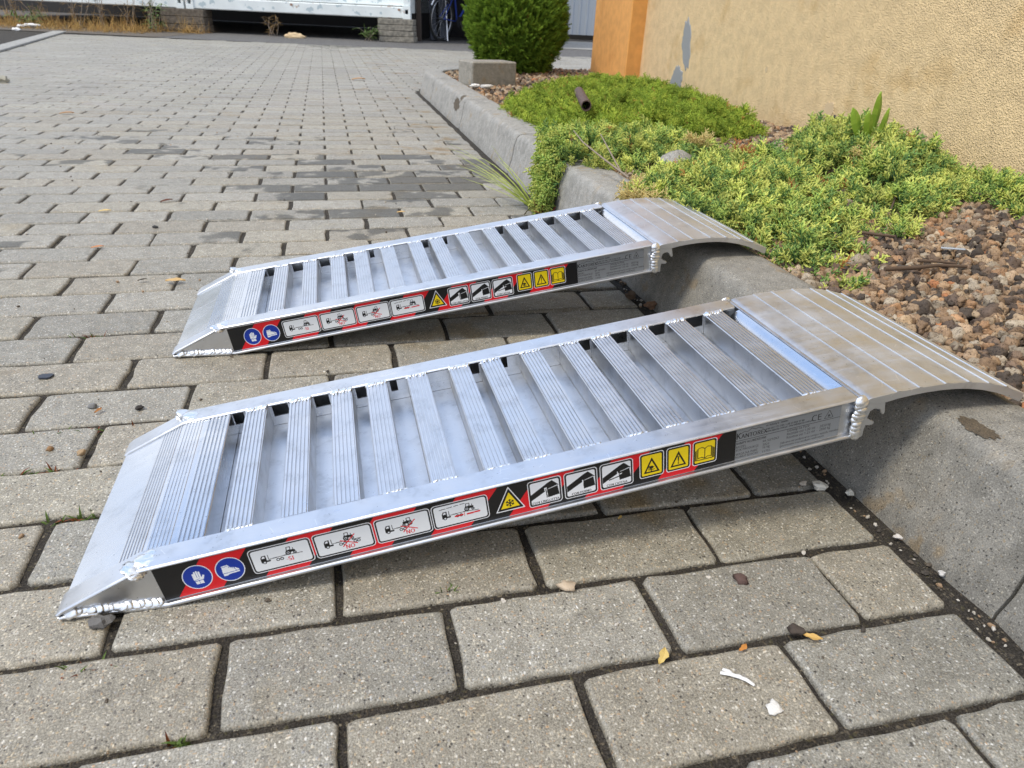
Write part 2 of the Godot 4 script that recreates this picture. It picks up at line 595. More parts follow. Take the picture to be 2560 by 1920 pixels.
		fill_poly(im, [q.call(0.56, 0.20), q.call(0.72, 0.12), q.call(0.92, 0.34), q.call(0.60, 0.42)], black)
		stroke(im, q.call(0.60, 0.42), q.call(0.88, 0.34), 2.0, Color(0.93, 0.94, 0.95))
		if b == 0:
			fill_poly(im, [q.call(0.48, 0.36), q.call(0.56, 0.34), q.call(0.58, 0.74), q.call(0.52, 0.76)], Color(0.93, 0.94, 0.95))
			stroke(im, q.call(0.53, 0.40), q.call(0.55, 0.74), 3.0, black)
		elif b == 1:
			stroke(im, q.call(0.56, 0.40), q.call(0.56, 0.52), 5.0, Color(0.93, 0.94, 0.95))
		else:
			stroke(im, q.call(0.26, 0.66), q.call(0.62, 0.58), 4.0, black)
			stroke(im, q.call(0.52, 0.40), q.call(0.52, 0.56), 3.0, Color(0.93, 0.94, 0.95))
			stroke(im, q.call(0.58, 0.52), q.call(0.66, 0.50), 4.0, Color(0.93, 0.94, 0.95))
		letters(im, fx[b][2], q.call(0.5, 0.90), 0.085 * h, black, true, true, 1.05)
	# three yellow signs
	var ys := [[0.4767, 0.5038], [0.5065, 0.5335], [0.5358, 0.5636]]
	for b in 3:
		var a: Vector2 = P.call(ys[b][0], 0.0345)
		var e: Vector2 = P.call(ys[b][1], 0.0062)
		fill_poly(im, round_rect(a, e, 0.003 * K), white)
		fill_poly(im, round_rect(a + Vector2(3, 3), e - Vector2(3, 3), 0.0026 * K), black)
		fill_poly(im, round_rect(a + Vector2(9, 9), e - Vector2(9, 9), 0.0016 * K), yellow)
		var w := e.x - a.x
		var h := e.y - a.y
		var q := func(x: float, y: float) -> Vector2: return a + Vector2(x * w, y * h)
		if b < 2:
			fill_poly(im, [q.call(0.5, 0.20), q.call(0.17, 0.82), q.call(0.83, 0.82)], black)
			fill_poly(im, [q.call(0.5, 0.34), q.call(0.27, 0.76), q.call(0.73, 0.76)], yellow)
			if b == 1:
				fill_poly(im, [q.call(0.465, 0.42), q.call(0.535, 0.42), q.call(0.515, 0.64), q.call(0.485, 0.64)], black)
				fill_poly(im, disc(q.call(0.5, 0.70), 3.0), black)
			else:
				fill_poly(im, [q.call(0.40, 0.56), q.call(0.52, 0.54), q.call(0.60, 0.60), q.call(0.52, 0.66), q.call(0.42, 0.64)], black)
				for fy in [0.55, 0.60, 0.65]:
					stroke(im, q.call(0.36, fy), q.call(0.50, fy + 0.01), 2.4, black)
				stroke(im, q.call(0.36, 0.70), q.call(0.62, 0.70), 2.4, black)
				stroke(im, q.call(0.48, 0.66), q.call(0.48, 0.76), 3.0, black)
		else:
			for sd in [-1.0, 1.0]:
				for k in 3:
					var x0: float = 0.5 + sd * (0.30 + 0.04 * k)
					stroke(im, q.call(x0, 0.34 + 0.03 * k), q.call(x0, 0.76 + 0.02 * k), 2.2, black)
				var pg := [q.call(0.5, 0.36), q.call(0.5 + sd * 0.12, 0.29), q.call(0.5 + sd * 0.27, 0.32), q.call(0.5 + sd * 0.27, 0.72), q.call(0.5 + sd * 0.12, 0.70), q.call(0.5, 0.76)]
				for k in pg.size():
					stroke(im, pg[k], pg[(k + 1) % pg.size()], 2.6, black)
			stroke(im, q.call(0.14, 0.80), q.call(0.86, 0.80), 3.0, black)
	return ImageTexture.create_from_image(im)

# the grey rating plate at the end of the strip: 123 x 36 mm
func plate_print() -> ImageTexture:
	var W := 1024
	var H := 296
	var im := Image.create(W, H, false, Image.FORMAT_RGB8)
	im.fill(Color(0.50, 0.51, 0.52))
	var ink := Color(0.06, 0.06, 0.07)
	letters(im, "K", Vector2(4, 92), 58, ink, true)
	letters(im, "ANTOREX", Vector2(48, 92), 40, ink, true, false, 1.05)
	var ridge := [Vector2(40, 46), Vector2(80, 28), Vector2(105, 38), Vector2(150, 14), Vector2(185, 30), Vector2(215, 20), Vector2(262, 44)]
	for k in ridge.size() - 1:
		stroke(im, ridge[k], ridge[k + 1], 4.0, ink)
	letters(im, "ul. Kabaty 6 - Zywiec", Vector2(285, 36), 17, ink, true)
	letters(im, "+48 602 775 799 / +48 33 864 37 88", Vector2(285, 66), 17, ink, true)
	letters(im, "www.wjazdy.com.pl - biuro@wjazdy.com.pl", Vector2(285, 94), 17, ink, true)
	letters(im, "CE", Vector2(735, 92), 58, ink, false, false, 1.15)
	var tr := [Vector2(905, 20), Vector2(862, 94), Vector2(948, 94)]
	for k in 3:
		stroke(im, tr[k], tr[(k + 1) % 3], 4.5, ink)
	for k in 4:
		var d := Vector2(cos(PI * k / 4.0), sin(PI * k / 4.0)) * 15.0
		stroke(im, Vector2(905, 72) - d, Vector2(905, 72) + d, 3.6, ink)
	stroke(im, Vector2(0, 110), Vector2(W, 110), 3.5, ink)
	letters(im, "RAMPY ALUMINIOWE", Vector2(6, 146), 22, ink, true)
	var rows := [["MODEL", "RA 50/10N3"], ["ROK PRODUKCJI", "2024"], ["WAGA NA PARE", "16 Kg"], ["NUMER SERYJNY", "11755"]]
	for k in 4:
		letters(im, rows[k][0], Vector2(6, 182 + k * 35), 22, ink)
		letters(im, rows[k][1], Vector2(265, 182 + k * 35), 22, ink)
	letters(im, "Udzwig na Pare", Vector2(500, 144), 23, ink)
	letters(im, "Rozstaw osi 1.00 mt  -  2850 kg", Vector2(500, 178), 23, ink)
	letters(im, "Rozstaw osi 1.25 mt  -  2850 kg", Vector2(500, 212), 23, ink)
	letters(im, "Zabrania sie podpierania rampy i wjazdu metalowymi", Vector2(440, 250), 19, ink)
	letters(im, "gasienicami oraz wozkami widlowymi", Vector2(440, 280), 19, ink)
	return ImageTexture.create_from_image(im)

func sky_panorama() -> ImageTexture:
	var w := 1024
	var h := 512
	var im := Image.create(w, h, false, Image.FORMAT_RGBF)
	var a := FastNoiseLite.new()
	a.seed = 12
	a.frequency = 1.5
	a.fractal_octaves = 5
	a.fractal_gain = 0.52
	for y in h:
		var el := (0.5 - (y + 0.5) / h) * PI
		var sy := sin(el)
		for x in w:
			var az := TAU * (x + 0.5) / w
			var c := Color(0.30, 0.29, 0.27)
			if sy > 0.0:
				var blue := Color(0.80, 0.86, 0.95).lerp(Color(0.25, 0.45, 0.86), pow(sy, 0.5))
				var d := Vector3(cos(az) * cos(el), sy, sin(az) * cos(el))
				var q := Vector3(d.x, 0.0, d.z) / (sy + 0.35)
				var cv := a.get_noise_3d(q.x, 3.1, q.z) + 0.03
				var k := smoothstep(-0.12, 0.30, cv)
				c = blue.lerp(Color(1.12, 1.12, 1.13) * lerp(1.0, 0.86, smoothstep(0.2, 0.6, cv)), k * 0.92)
			im.set_pixel(x, y, c)
	return ImageTexture.create_from_image(im)

# ------------------------------------------------------------------ materials
func materials() -> void:
	font = SystemFont.new()
	font.font_names = PackedStringArray(["Droid Sans"])
	var cream := [214, 205, 186]
	var pal := [cream, [232, 230, 222], [96, 92, 88], [70, 66, 62], [190, 172, 142], [188, 156, 122], [150, 150, 152], [214, 206, 186], [124, 114, 102], [240, 238, 232], [200, 192, 176]]
	var con := aggregate(1024, [145, 141, 130], 58.0, 36000, pal, 2.4, 11, 600)
	M.con = con
	var stain := paver_stains()
	M.pavers = []
	for tint in [Color(1, 1, 1), Color(0.965, 0.965, 0.965), Color(1.0, 0.99, 0.965), Color(0.94, 0.943, 0.945), Color(0.98, 0.965, 0.94)]:
		var m := mat(tint, 0.56)
		m.albedo_texture = con[0]
		m.heightmap_enabled = true
		m.heightmap_texture = con[1]
		m.heightmap_scale = 0.085
		world_tri(m, 0.42)
		m.detail_enabled = true
		m.detail_albedo = stain
		m.detail_blend_mode = BaseMaterial3D.BLEND_MODE_MUL
		m.detail_uv_layer = BaseMaterial3D.DETAIL_UV_2
		m.uv2_triplanar = true
		m.uv2_world_triplanar = true
		m.uv2_triplanar_sharpness = 14.0
		m.uv2_scale = Vector3(0.25, 0.25, 0.125)
		m.uv2_offset = Vector3(0.75, 0.0, 1.0)
		M.pavers.append(m)
	var pc: StandardMaterial3D = M.pavers[0].duplicate()
	pc.vertex_color_use_as_albedo = true
	M.pavers_far = pc
	# kerb and blocks
	var kc := aggregate(1024, [148, 146, 140], 44.0, 26000, [[196, 190, 176], [88, 86, 84], [64, 62, 60], [166, 150, 124], [150, 150, 150], [214, 212, 204]], 2.2, 23, 400)
	M.kerb_tex = kc
	var km := mat(Color(1, 1, 1), 0.88)
	km.albedo_texture = kc[0]
	km.heightmap_enabled = true
	km.heightmap_texture = kc[1]
	km.heightmap_scale = 0.04
	world_tri(km, 0.38)
	km.detail_enabled = true
	km.detail_albedo = kerb_marks()
	km.detail_blend_mode = BaseMaterial3D.BLEND_MODE_MUL
	km.detail_uv_layer = BaseMaterial3D.DETAIL_UV_1
	km.detail_uv_layer = BaseMaterial3D.DETAIL_UV_2
	km.uv2_triplanar = true
	km.uv2_world_triplanar = true
	km.uv2_scale = Vector3.ONE / 1.1
	M.kerb = km
	var kd := km.duplicate() as StandardMaterial3D
	kd.albedo_color = Color(0.90, 0.89, 0.87)
	M.kerb_dark = kd
	var ks := km.duplicate() as StandardMaterial3D
	ks.albedo_color = Color(0.60, 0.54, 0.46)
	M.stain = ks
	var bl := km.duplicate() as StandardMaterial3D
	bl.albedo_color = lin(0.95, 0.92, 0.86)
	M.block = bl
	# soil in the joints and the bed
	var soil := aggregate(512, [46, 41, 34], 36.0, 5000, [[96, 84, 66], [34, 30, 26], [130, 120, 100], [70, 66, 40]], 3.5, 31, 200)
	var sm := mat(Color(1, 1, 1), 0.95)
	sm.albedo_texture = soil[0]
	sm.heightmap_enabled = true
	sm.heightmap_texture = soil[1]
	sm.heightmap_scale = 0.25
	world_tri(sm, 0.22)
	M.soil = sm
	var asph := aggregate(512, [88, 86, 84], 40.0, 9000, [[120, 118, 114], [60, 58, 58], [140, 136, 128]], 3.0, 37, 200)
	var am := mat(Color(1, 1, 1), 0.9)
	am.albedo_texture = asph[0]
	am.heightmap_enabled = true
	am.heightmap_texture = asph[1]
	am.heightmap_scale = 0.3
	world_tri(am, 0.6)
	M.asphalt = am
	var dirt := am.duplicate() as StandardMaterial3D
	dirt.albedo_color = Color(1.0, 0.94, 0.86)
	M.dirt = dirt
	var apr := mat(lin(0.46, 0.45, 0.43), 0.9)
	apr.albedo_texture = kc[0]
	apr.albedo_color = Color(1, 1, 1)
	world_tri(apr, 0.9)
	M.apron = apr
	# render (stucco)
	var sh := noise_bytes(1024, 0.06, 3, 41)
	var sc := PackedByteArray()
	sc.resize(1024 * 1024 * 3)
	var so := noise_bytes(1024, 0.006, 4, 45)
	for i in 1024 * 1024:
		var k := 0.90 + 0.10 * so[i] / 255.0
		sh[i] = int(40 + 0.34 * sh[i])
		sc[i * 3] = int(255 * k)
		sc[i * 3 + 1] = int(255 * k * 0.995)
		sc[i * 3 + 2] = int(255 * k * 0.985)
	var rs := RandomNumberGenerator.new()
	rs.seed = 47
	for g in 11000:
		var cx := rs.randi() % 1024
		var cy := rs.randi() % 1024
		var ra := rs.randf_range(2.6, 7.0)
		var rb := ra * rs.randf_range(0.7, 1.0)
		var tu := rs.randf() * PI
		var hi := rs.randf_range(40.0, 110.0)
		var q := int(ceil(ra))
		for dy in range(-q, q + 1):
			for dx in range(-q, q + 1):
				var e := Vector2(dx, dy).rotated(tu) / Vector2(ra, rb)
				var dd := e.length_squared()
				if dd < 1.0:
					var i := ((cy + dy + 1024) % 1024) * 1024 + (cx + dx + 1024) % 1024
					sh[i] = clampi(int(maxf(sh[i], 60.0 + hi * (1.0 - dd) + 0.2 * sh[i])), 0, 255)
	var st := tex(sh, 1024, 1024, Image.FORMAT_L8)
	var stc := tex(sc, 1024, 1024)
	var wb := PackedByteArray()
	wb.resize(512 * 512 * 3)
	var w1 := noise_bytes(512, 0.008, 4, 121)
	var w2 := noise_bytes(512, 0.03, 4, 123)
	for i in 512 * 512:
		var d := smoothstep(0.5, 0.8, w1[i] / 255.0) * smoothstep(0.3, 0.7, w2[i] / 255.0)
		wb[i * 3] = int(255.0 * (1.0 - 0.05 * d))
		wb[i * 3 + 1] = int(255.0 * (1.0 - 0.075 * d))
		wb[i * 3 + 2] = int(255.0 * (1.0 - 0.12 * d))
	var wst := tex(wb, 512, 512)
	for w in [["tan", lin(0.80, 0.60, 0.335), 0.62], ["orange", lin(0.80, 0.39, 0.11), 0.14]]:
		var m := mat(w[1], 0.9)
		m.albedo_texture = stc
		m.heightmap_enabled = true
		m.heightmap_texture = st
		m.heightmap_scale = w[2]
		world_tri(m, 0.42)
		m.detail_enabled = true
		m.detail_albedo = wst
		m.detail_blend_mode = BaseMaterial3D.BLEND_MODE_MUL
		m.detail_uv_layer = BaseMaterial3D.DETAIL_UV_2
		m.uv2_triplanar = true
		m.uv2_world_triplanar = true
		m.uv2_scale = Vector3.ONE / 1.7
		M[w[0]] = m
	M.filler = mat(lin(0.27, 0.28, 0.28), 0.85)
	M.filler.heightmap_enabled = true
	M.filler.heightmap_texture = st
	M.filler.heightmap_scale = 0.15
	world_tri(M.filler, 0.2)
	M.patch = mat(lin(0.56, 0.42, 0.25), 0.92)
	M.patch.heightmap_enabled = true
	M.patch.heightmap_texture = st
	M.patch.heightmap_scale = 0.2
	world_tri(M.patch, 0.5)
	# aluminium
	var streak := PackedByteArray()
	streak.resize(512 * 512)
	var r := RandomNumberGenerator.new()
	r.seed = 77
	var ln := []
	for y in 512:
		ln.append(r.randf())
	var cl := noise_bytes(512, 0.012, 4, 79)
	var fine := noise_bytes(512, 0.08, 3, 81)
	for y in 512:
		for x in 512:
			var i := y * 512 + x
			streak[i] = clampi(int(70 + 60.0 * cl[i] / 255.0 + 26.0 * ln[y] + 26.0 * fine[i] / 255.0), 0, 255)
	var rough := tex(streak, 512, 512, Image.FORMAT_L8)
	var grime := PackedByteArray()
	grime.resize(1024 * 1024 * 3)
	var g1 := noise_bytes(1024, 0.010, 5, 83)
	var g2 := noise_bytes(1024, 0.05, 4, 85)
	for i in 1024 * 1024:
		var s := smoothstep(0.60, 0.80, g1[i] / 255.0) * smoothstep(0.42, 0.66, g2[i] / 255.0)
		var k := 1.0 - 0.04 * s - 0.03 * smoothstep(0.45, 0.8, g1[i] / 255.0)
		grime[i * 3] = int(212 * k)
		grime[i * 3 + 1] = int(214 * k)
		grime[i * 3 + 2] = int(217 * k)
	# scratches and specks of dirt
	for g in 900:
		var cx := r.randi() % 1024
		var cy := r.randi() % 1024
		var d := Vector2.from_angle(r.randf() * TAU)
		var L := r.randi_range(1, 3) if g < 700 else r.randi_range(6, 26)
		var dark := g < 620
		for k in L:
			var i := ((cy + int(d.y * k) + 1024) % 1024) * 1024 + (cx + int(d.x * k) + 1024) % 1024
			for ch in 3:
				grime[i * 3 + ch] = int(grime[i * 3 + ch] * 0.62) if dark else 235
	var gt := tex(grime, 1024, 1024)
	for w in [["alu", 0.72, 0.5], ["alu_slat", 0.78, 0.34], ["alu_plate", 0.48, 0.6], ["alu_lip", 0.95, 0.7]]:
		var m := mat(Color(1, 1, 1), w[1], 1.0)
		m.albedo_texture = gt
		m.roughness_texture = rough
		m.roughness_texture_channel = BaseMaterial3D.TEXTURE_CHANNEL_RED
		world_tri(m, w[2])
		M[w[0]] = m
	M.weld = mat(lin(0.80, 0.81, 0.82), 0.34, 1.0)
	# prints
	var wp := mat(Color(1, 1, 1), 0.38)
	wp.albedo_texture = warning_print()
	wp.texture_repeat = false
	M.warning = wp
	var pp := mat(Color(1, 1, 1), 0.34)
	pp.albedo_texture = plate_print()
	pp.texture_repeat = false
	M.plate = pp
	# plants
	for w in [["juniper", 0.75, 0.25], ["leaf", 0.45, 0.35], ["straw", 0.8, 0.2]]:
		var m := mat(Color(1, 1, 1), w[1], 0.0, 0.25)
		m.vertex_color_use_as_albedo = true
		m.backlight_enabled = true
		m.backlight = Color(w[2], w[2], w[2] * 0.6)
		M[w[0]] = m
	M.bark = mat(lin(0.10, 0.065, 0.042), 0.9)
	M.greybark = mat(lin(0.26, 0.21, 0.16), 0.9)
	var pb := mat(Color(1, 1, 1), 0.82)
	pb.vertex_color_use_as_albedo = true
	var pbt := aggregate(512, [226, 220, 212], 50.0, 1300, [[110, 92, 78], [250, 244, 234], [70, 60, 52]], 7.0, 51, 450)
	pb.albedo_texture = pbt[0]
	pb.heightmap_enabled = true
	pb.heightmap_texture = pbt[1]
	pb.heightmap_scale = 0.12
	world_tri(pb, 0.09)
	M.pebble = pb
	M.grit = mat(Color(1, 1, 1), 0.9)
	M.grit.vertex_color_use_as_albedo = true
	var rt := mat(lin(0.20, 0.125, 0.10), 0.75)
	rt.albedo_texture = grey_tex(256, 0.05, 4, 61, 0.45, 1.0)
	world_tri(rt, 0.12)
	M.rust = rt
	# far things
	var ct := PackedByteArray()
	ct.resize(512 * 512 * 3)
	var c1 := noise_bytes(512, 0.02, 5, 91)
	var c2 := noise_bytes(512, 0.008, 4, 93)
	for i in 512 * 512:
		var bare := smoothstep(0.66, 0.74, c1[i] / 255.0)
		var rus := smoothstep(0.74, 0.84, c2[i] / 255.0) * smoothstep(0.5, 0.65, c1[i] / 255.0)
		var k := 0.92 + 0.08 * c2[i] / 255.0
		ct[i * 3] = int(lerp(lerp(232.0 * k, 176.0, bare), 128.0, rus))
		ct[i * 3 + 1] = int(lerp(lerp(238.0 * k, 190.0, bare), 84.0, rus))
		ct[i * 3 + 2] = int(lerp(lerp(236.0 * k, 194.0, bare), 54.0, rus))
	var cm := mat(Color(1, 1, 1), 0.55)
	cm.albedo_texture = tex(ct, 512, 512)
	world_tri(cm, 1.6)
	M.container = cm
	var wd := mat(lin(0.20, 0.165, 0.125), 0.9)
	wd.albedo_texture = grey_tex(256, 0.03, 4, 95, 0.6, 1.0)
	world_tri(wd, 0.5)
	M.wood = wd
	var wp2 := wd.duplicate() as StandardMaterial3D
	wp2.albedo_color = lin(0.36, 0.33, 0.27)
	M.wood_pale = wp2
	M.gate = mat(lin(0.36, 0.40, 0.45), 0.5, 0.0)
	M.black = mat(lin(0.018, 0.018, 0.020), 0.7)
	M.navy = mat(lin(0.030, 0.036, 0.050), 0.55)
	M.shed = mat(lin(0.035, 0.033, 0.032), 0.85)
	M.blue = mat(lin(0.03, 0.06, 0.30), 0.3)
	M.tyre = mat(lin(0.02, 0.02, 0.02), 0.8)
	M.steel = mat(lin(0.55, 0.56, 0.58), 0.35, 1.0)
	M.brownpost = mat(lin(0.06, 0.045, 0.036), 0.9)
	M.white = mat(lin(0.72, 0.71, 0.69), 0.7)
	M.chip = mat(lin(0.42, 0.38, 0.30), 0.9)

# dark damp and oily patches, rust-brown freckles; whole pavers differ, so the patches stop at joints
func paver_stains() -> ImageTexture:
	var w := 1024
	var h := 2048
	var b := PackedByteArray()
	b.resize(w * h * 3)
	var n1 := noise_bytes(1024, 0.010, 4, 101)
	var n2 := noise_bytes(1024, 0.035, 4, 103)
	var n3 := noise_bytes(1024, 0.0045, 3, 105)
	var r := RandomNumberGenerator.new()
	var per := {}
	for y in h:
		var z := -8.0 + 8.0 * (y + 0.5) / h
		var row := int(floor(-z / PW))
		for x in w:
			var wx := -3.0 + 4.0 * (x + 0.5) / w
			var col := int(floor((wx / 0.1 - (row % 2)) / 2.0))
			var key := row * 1000 + col + 500
			if not per.has(key):
				r.seed = key * 7919 + 13
				per[key] = Vector2(r.randf(), r.randf())
			var pv: Vector2 = per[key]
			var i := y * w + x
			var j := (y % 1024) * 1024 + x
			var j2 := ((y * 2) % 1024) * 1024 + (x * 2) % 1024
			var a := n1[j2] / 255.0
			var f := n2[j] / 255.0
			# where the yard has been dripped on: a band left of the kerb, a patch far left
			var zone := 0.0
			zone = max(zone, 1.0 - Vector2((wx - 0.36) / 0.85, (z + 2.0) / 1.25).length())
			zone = max(zone, 0.62 - Vector2((wx + 0.52) / 1.0, (z + 2.5) / 0.75).length() * 0.62)
			zone = max(zone, 0.9 - Vector2((wx + 0.62) / 0.16, (z + 1.20) / 0.42).length())
			zone = clampf(zone * 1.25, 0.0, 1.0)
			var wet := smoothstep(0.46, 0.62, pv.x + (f - 0.5) * 0.75 + (a - 0.5) * 0.5 + (zone - 0.95) * 0.72) * clampf(zone * 3.0, 0.0, 1.0)
			var dust := 0.93 + 0.07 * (n3[j] / 255.0) + (pv.y - 0.5) * 0.06
			var k := dust * (1.0 - 0.36 * wet)
			var rust := smoothstep(0.66, 0.80, n1[j] / 255.0) * (0.2 + 0.8 * smoothstep(0.1, 0.7, wx)) * smoothstep(0.35, 0.75, f)
			b[i * 3] = clampi(int(255 * k * (1.0 - 0.10 * rust)), 0, 255)
			b[i * 3 + 1] = clampi(int(255 * k * (1.0 - 0.22 * rust)), 0, 255)
			b[i * 3 + 2] = clampi(int(255 * k * (1.0 - 0.42 * rust - 0.02 * wet)), 0, 255)
	return tex(b, w, h)

func kerb_marks() -> ImageTexture:
	var s := 1024
	var b := PackedByteArray()
	b.resize(s * s * 3)
	var n1 := noise_bytes(s, 0.006, 4, 111)
	var n2 := noise_bytes(s, 0.03, 4, 113)
	for i in s * s:
		var dk := smoothstep(0.56, 0.72, n1[i] / 255.0) * smoothstep(0.3, 0.6, n2[i] / 255.0)
		var ru := smoothstep(0.60, 0.76, 1.0 - n1[i] / 255.0) * smoothstep(0.5, 0.75, n2[i] / 255.0)
		var k := 1.0 - 0.10 * dk
		b[i * 3] = int(250 * k)
		b[i * 3 + 1] = int(250 * k * (1.0 - 0.07 * ru))
		b[i * 3 + 2] = int(250 * k * (1.0 - 0.17 * ru))
	return tex(b, s, s)

# ------------------------------------------------------------------ paving
func ring_of(x0: float, x1: float, z0: float, z1: float, nx: int, nz: int, inset: float, r: RandomNumberGenerator, jit: float) -> Array:
	var out := []
	var a := x0 + inset
	var b := x1 - inset
	var c := z0 + inset
	var d := z1 - inset
	var cut := 0.0038
	var side := [[Vector2(a + cut, c), Vector2(b - cut, c), nx], [Vector2(b, c + cut), Vector2(b, d - cut), nz], [Vector2(b - cut, d), Vector2(a + cut, d), nx], [Vector2(a, d - cut), Vector2(a, c + cut), nz]]
	for s in side:
		for k in s[2] + 1:
			var p: Vector2 = s[0].lerp(s[1], float(k) / s[2])
			out.append(p + Vector2(r.randfn(0, jit), r.randfn(0, jit)))
	return out

# one paver about its own centre, worn and slightly uneven arrises
func paver_mesh(lx: float, lz: float, seed_: int, fine: bool) -> ArrayMesh:
	var mb := MB.new()
	paver_into(mb, Vector3.ZERO, lx, lz, seed_, fine, Vector3.UP)
	return mb.mesh()

func paver_into(mb: MB, at: Vector3, lx: float, lz: float, seed_: int, fine: bool, up: Vector3) -> void:
	var r := RandomNumberGenerator.new()
	r.seed = seed_
	var nx := 6 if fine else 1
	var nz := 3 if fine else 1
	var jit := 0.0009 if fine else 0.0006
	var h := 0.5
	var levels := [[0.0046, 0.0, Vector3(0, 1, 0)], [0.0015, -0.0018, Vector3(0, 0.55, 0)], [0.0, -0.0062, Vector3(0, 0.05, 0)], [0.0, -0.03, Vector3.ZERO]]
	if not fine:
		levels = [[0.0055, 0.0, Vector3(0, 1, 0)], [0.0, -0.0035, Vector3(0, 0.55, 0)], [0.0, -0.03, Vector3.ZERO]]
	var rings := []
	for l in levels:
		r.seed = seed_ * 31 + 7
		var rg := ring_of(-lx * h, lx * h, -lz * h, lz * h, nx, nz, l[0], r, jit)
		var rr := []
		for p in rg:
			rr.append(at + Vector3(p.x, l[1] + up.x * p.x + up.z * p.y, p.y))
		rings.append(rr)
	var m: int = rings[0].size()
	var nrm := Vector3(-up.x, 1.0, -up.z).normalized() if up != Vector3.UP else Vector3.UP
	var mid: Vector3 = at
	for k in m:
		var k2 := (k + 1) % m
		mb.tri(mid, rings[0][k], rings[0][k2], nrm, nrm, nrm)
		for l in levels.size() - 1:
			var e: Vector3 = rings[l][k2] - rings[l][k]
			var o := Vector3(e.z, 0, -e.x)
			if o.dot(rings[l][k] - at) < 0.0:
				o = -o
			o = o.normalized()
			var na: Vector3 = (o * (1.0 - levels[l][2].y) + levels[l][2]).normalized()
			var nb: Vector3 = (o * (1.0 - levels[l + 1][2].y) + levels[l + 1][2]).normalized()
			if l == levels.size() - 2 and not fine:
				na = o
			mb.squad(rings[l][k], rings[l][k2], rings[l + 1][k2], rings[l + 1][k], na, na, nb, nb)

func ground_y(x: float, z: float) -> float:
	return 0.0014 * sin(x * 2.3 + 0.6) * sin(z * 1.7 + 1.0) - 0.0006

const EX := Vector3(0.9664, 0, 0.2569)     # the far yard stands turned to the paving
const EF := Vector3(0.2569, 0, -0.9664)
const E0 := Vector3(0.125, 0, 0.39)
func far_at(r: float, d: float, y := 0.0) -> Vector3:
	return E0 + EX * r + EF * d + Vector3(0, y, 0)

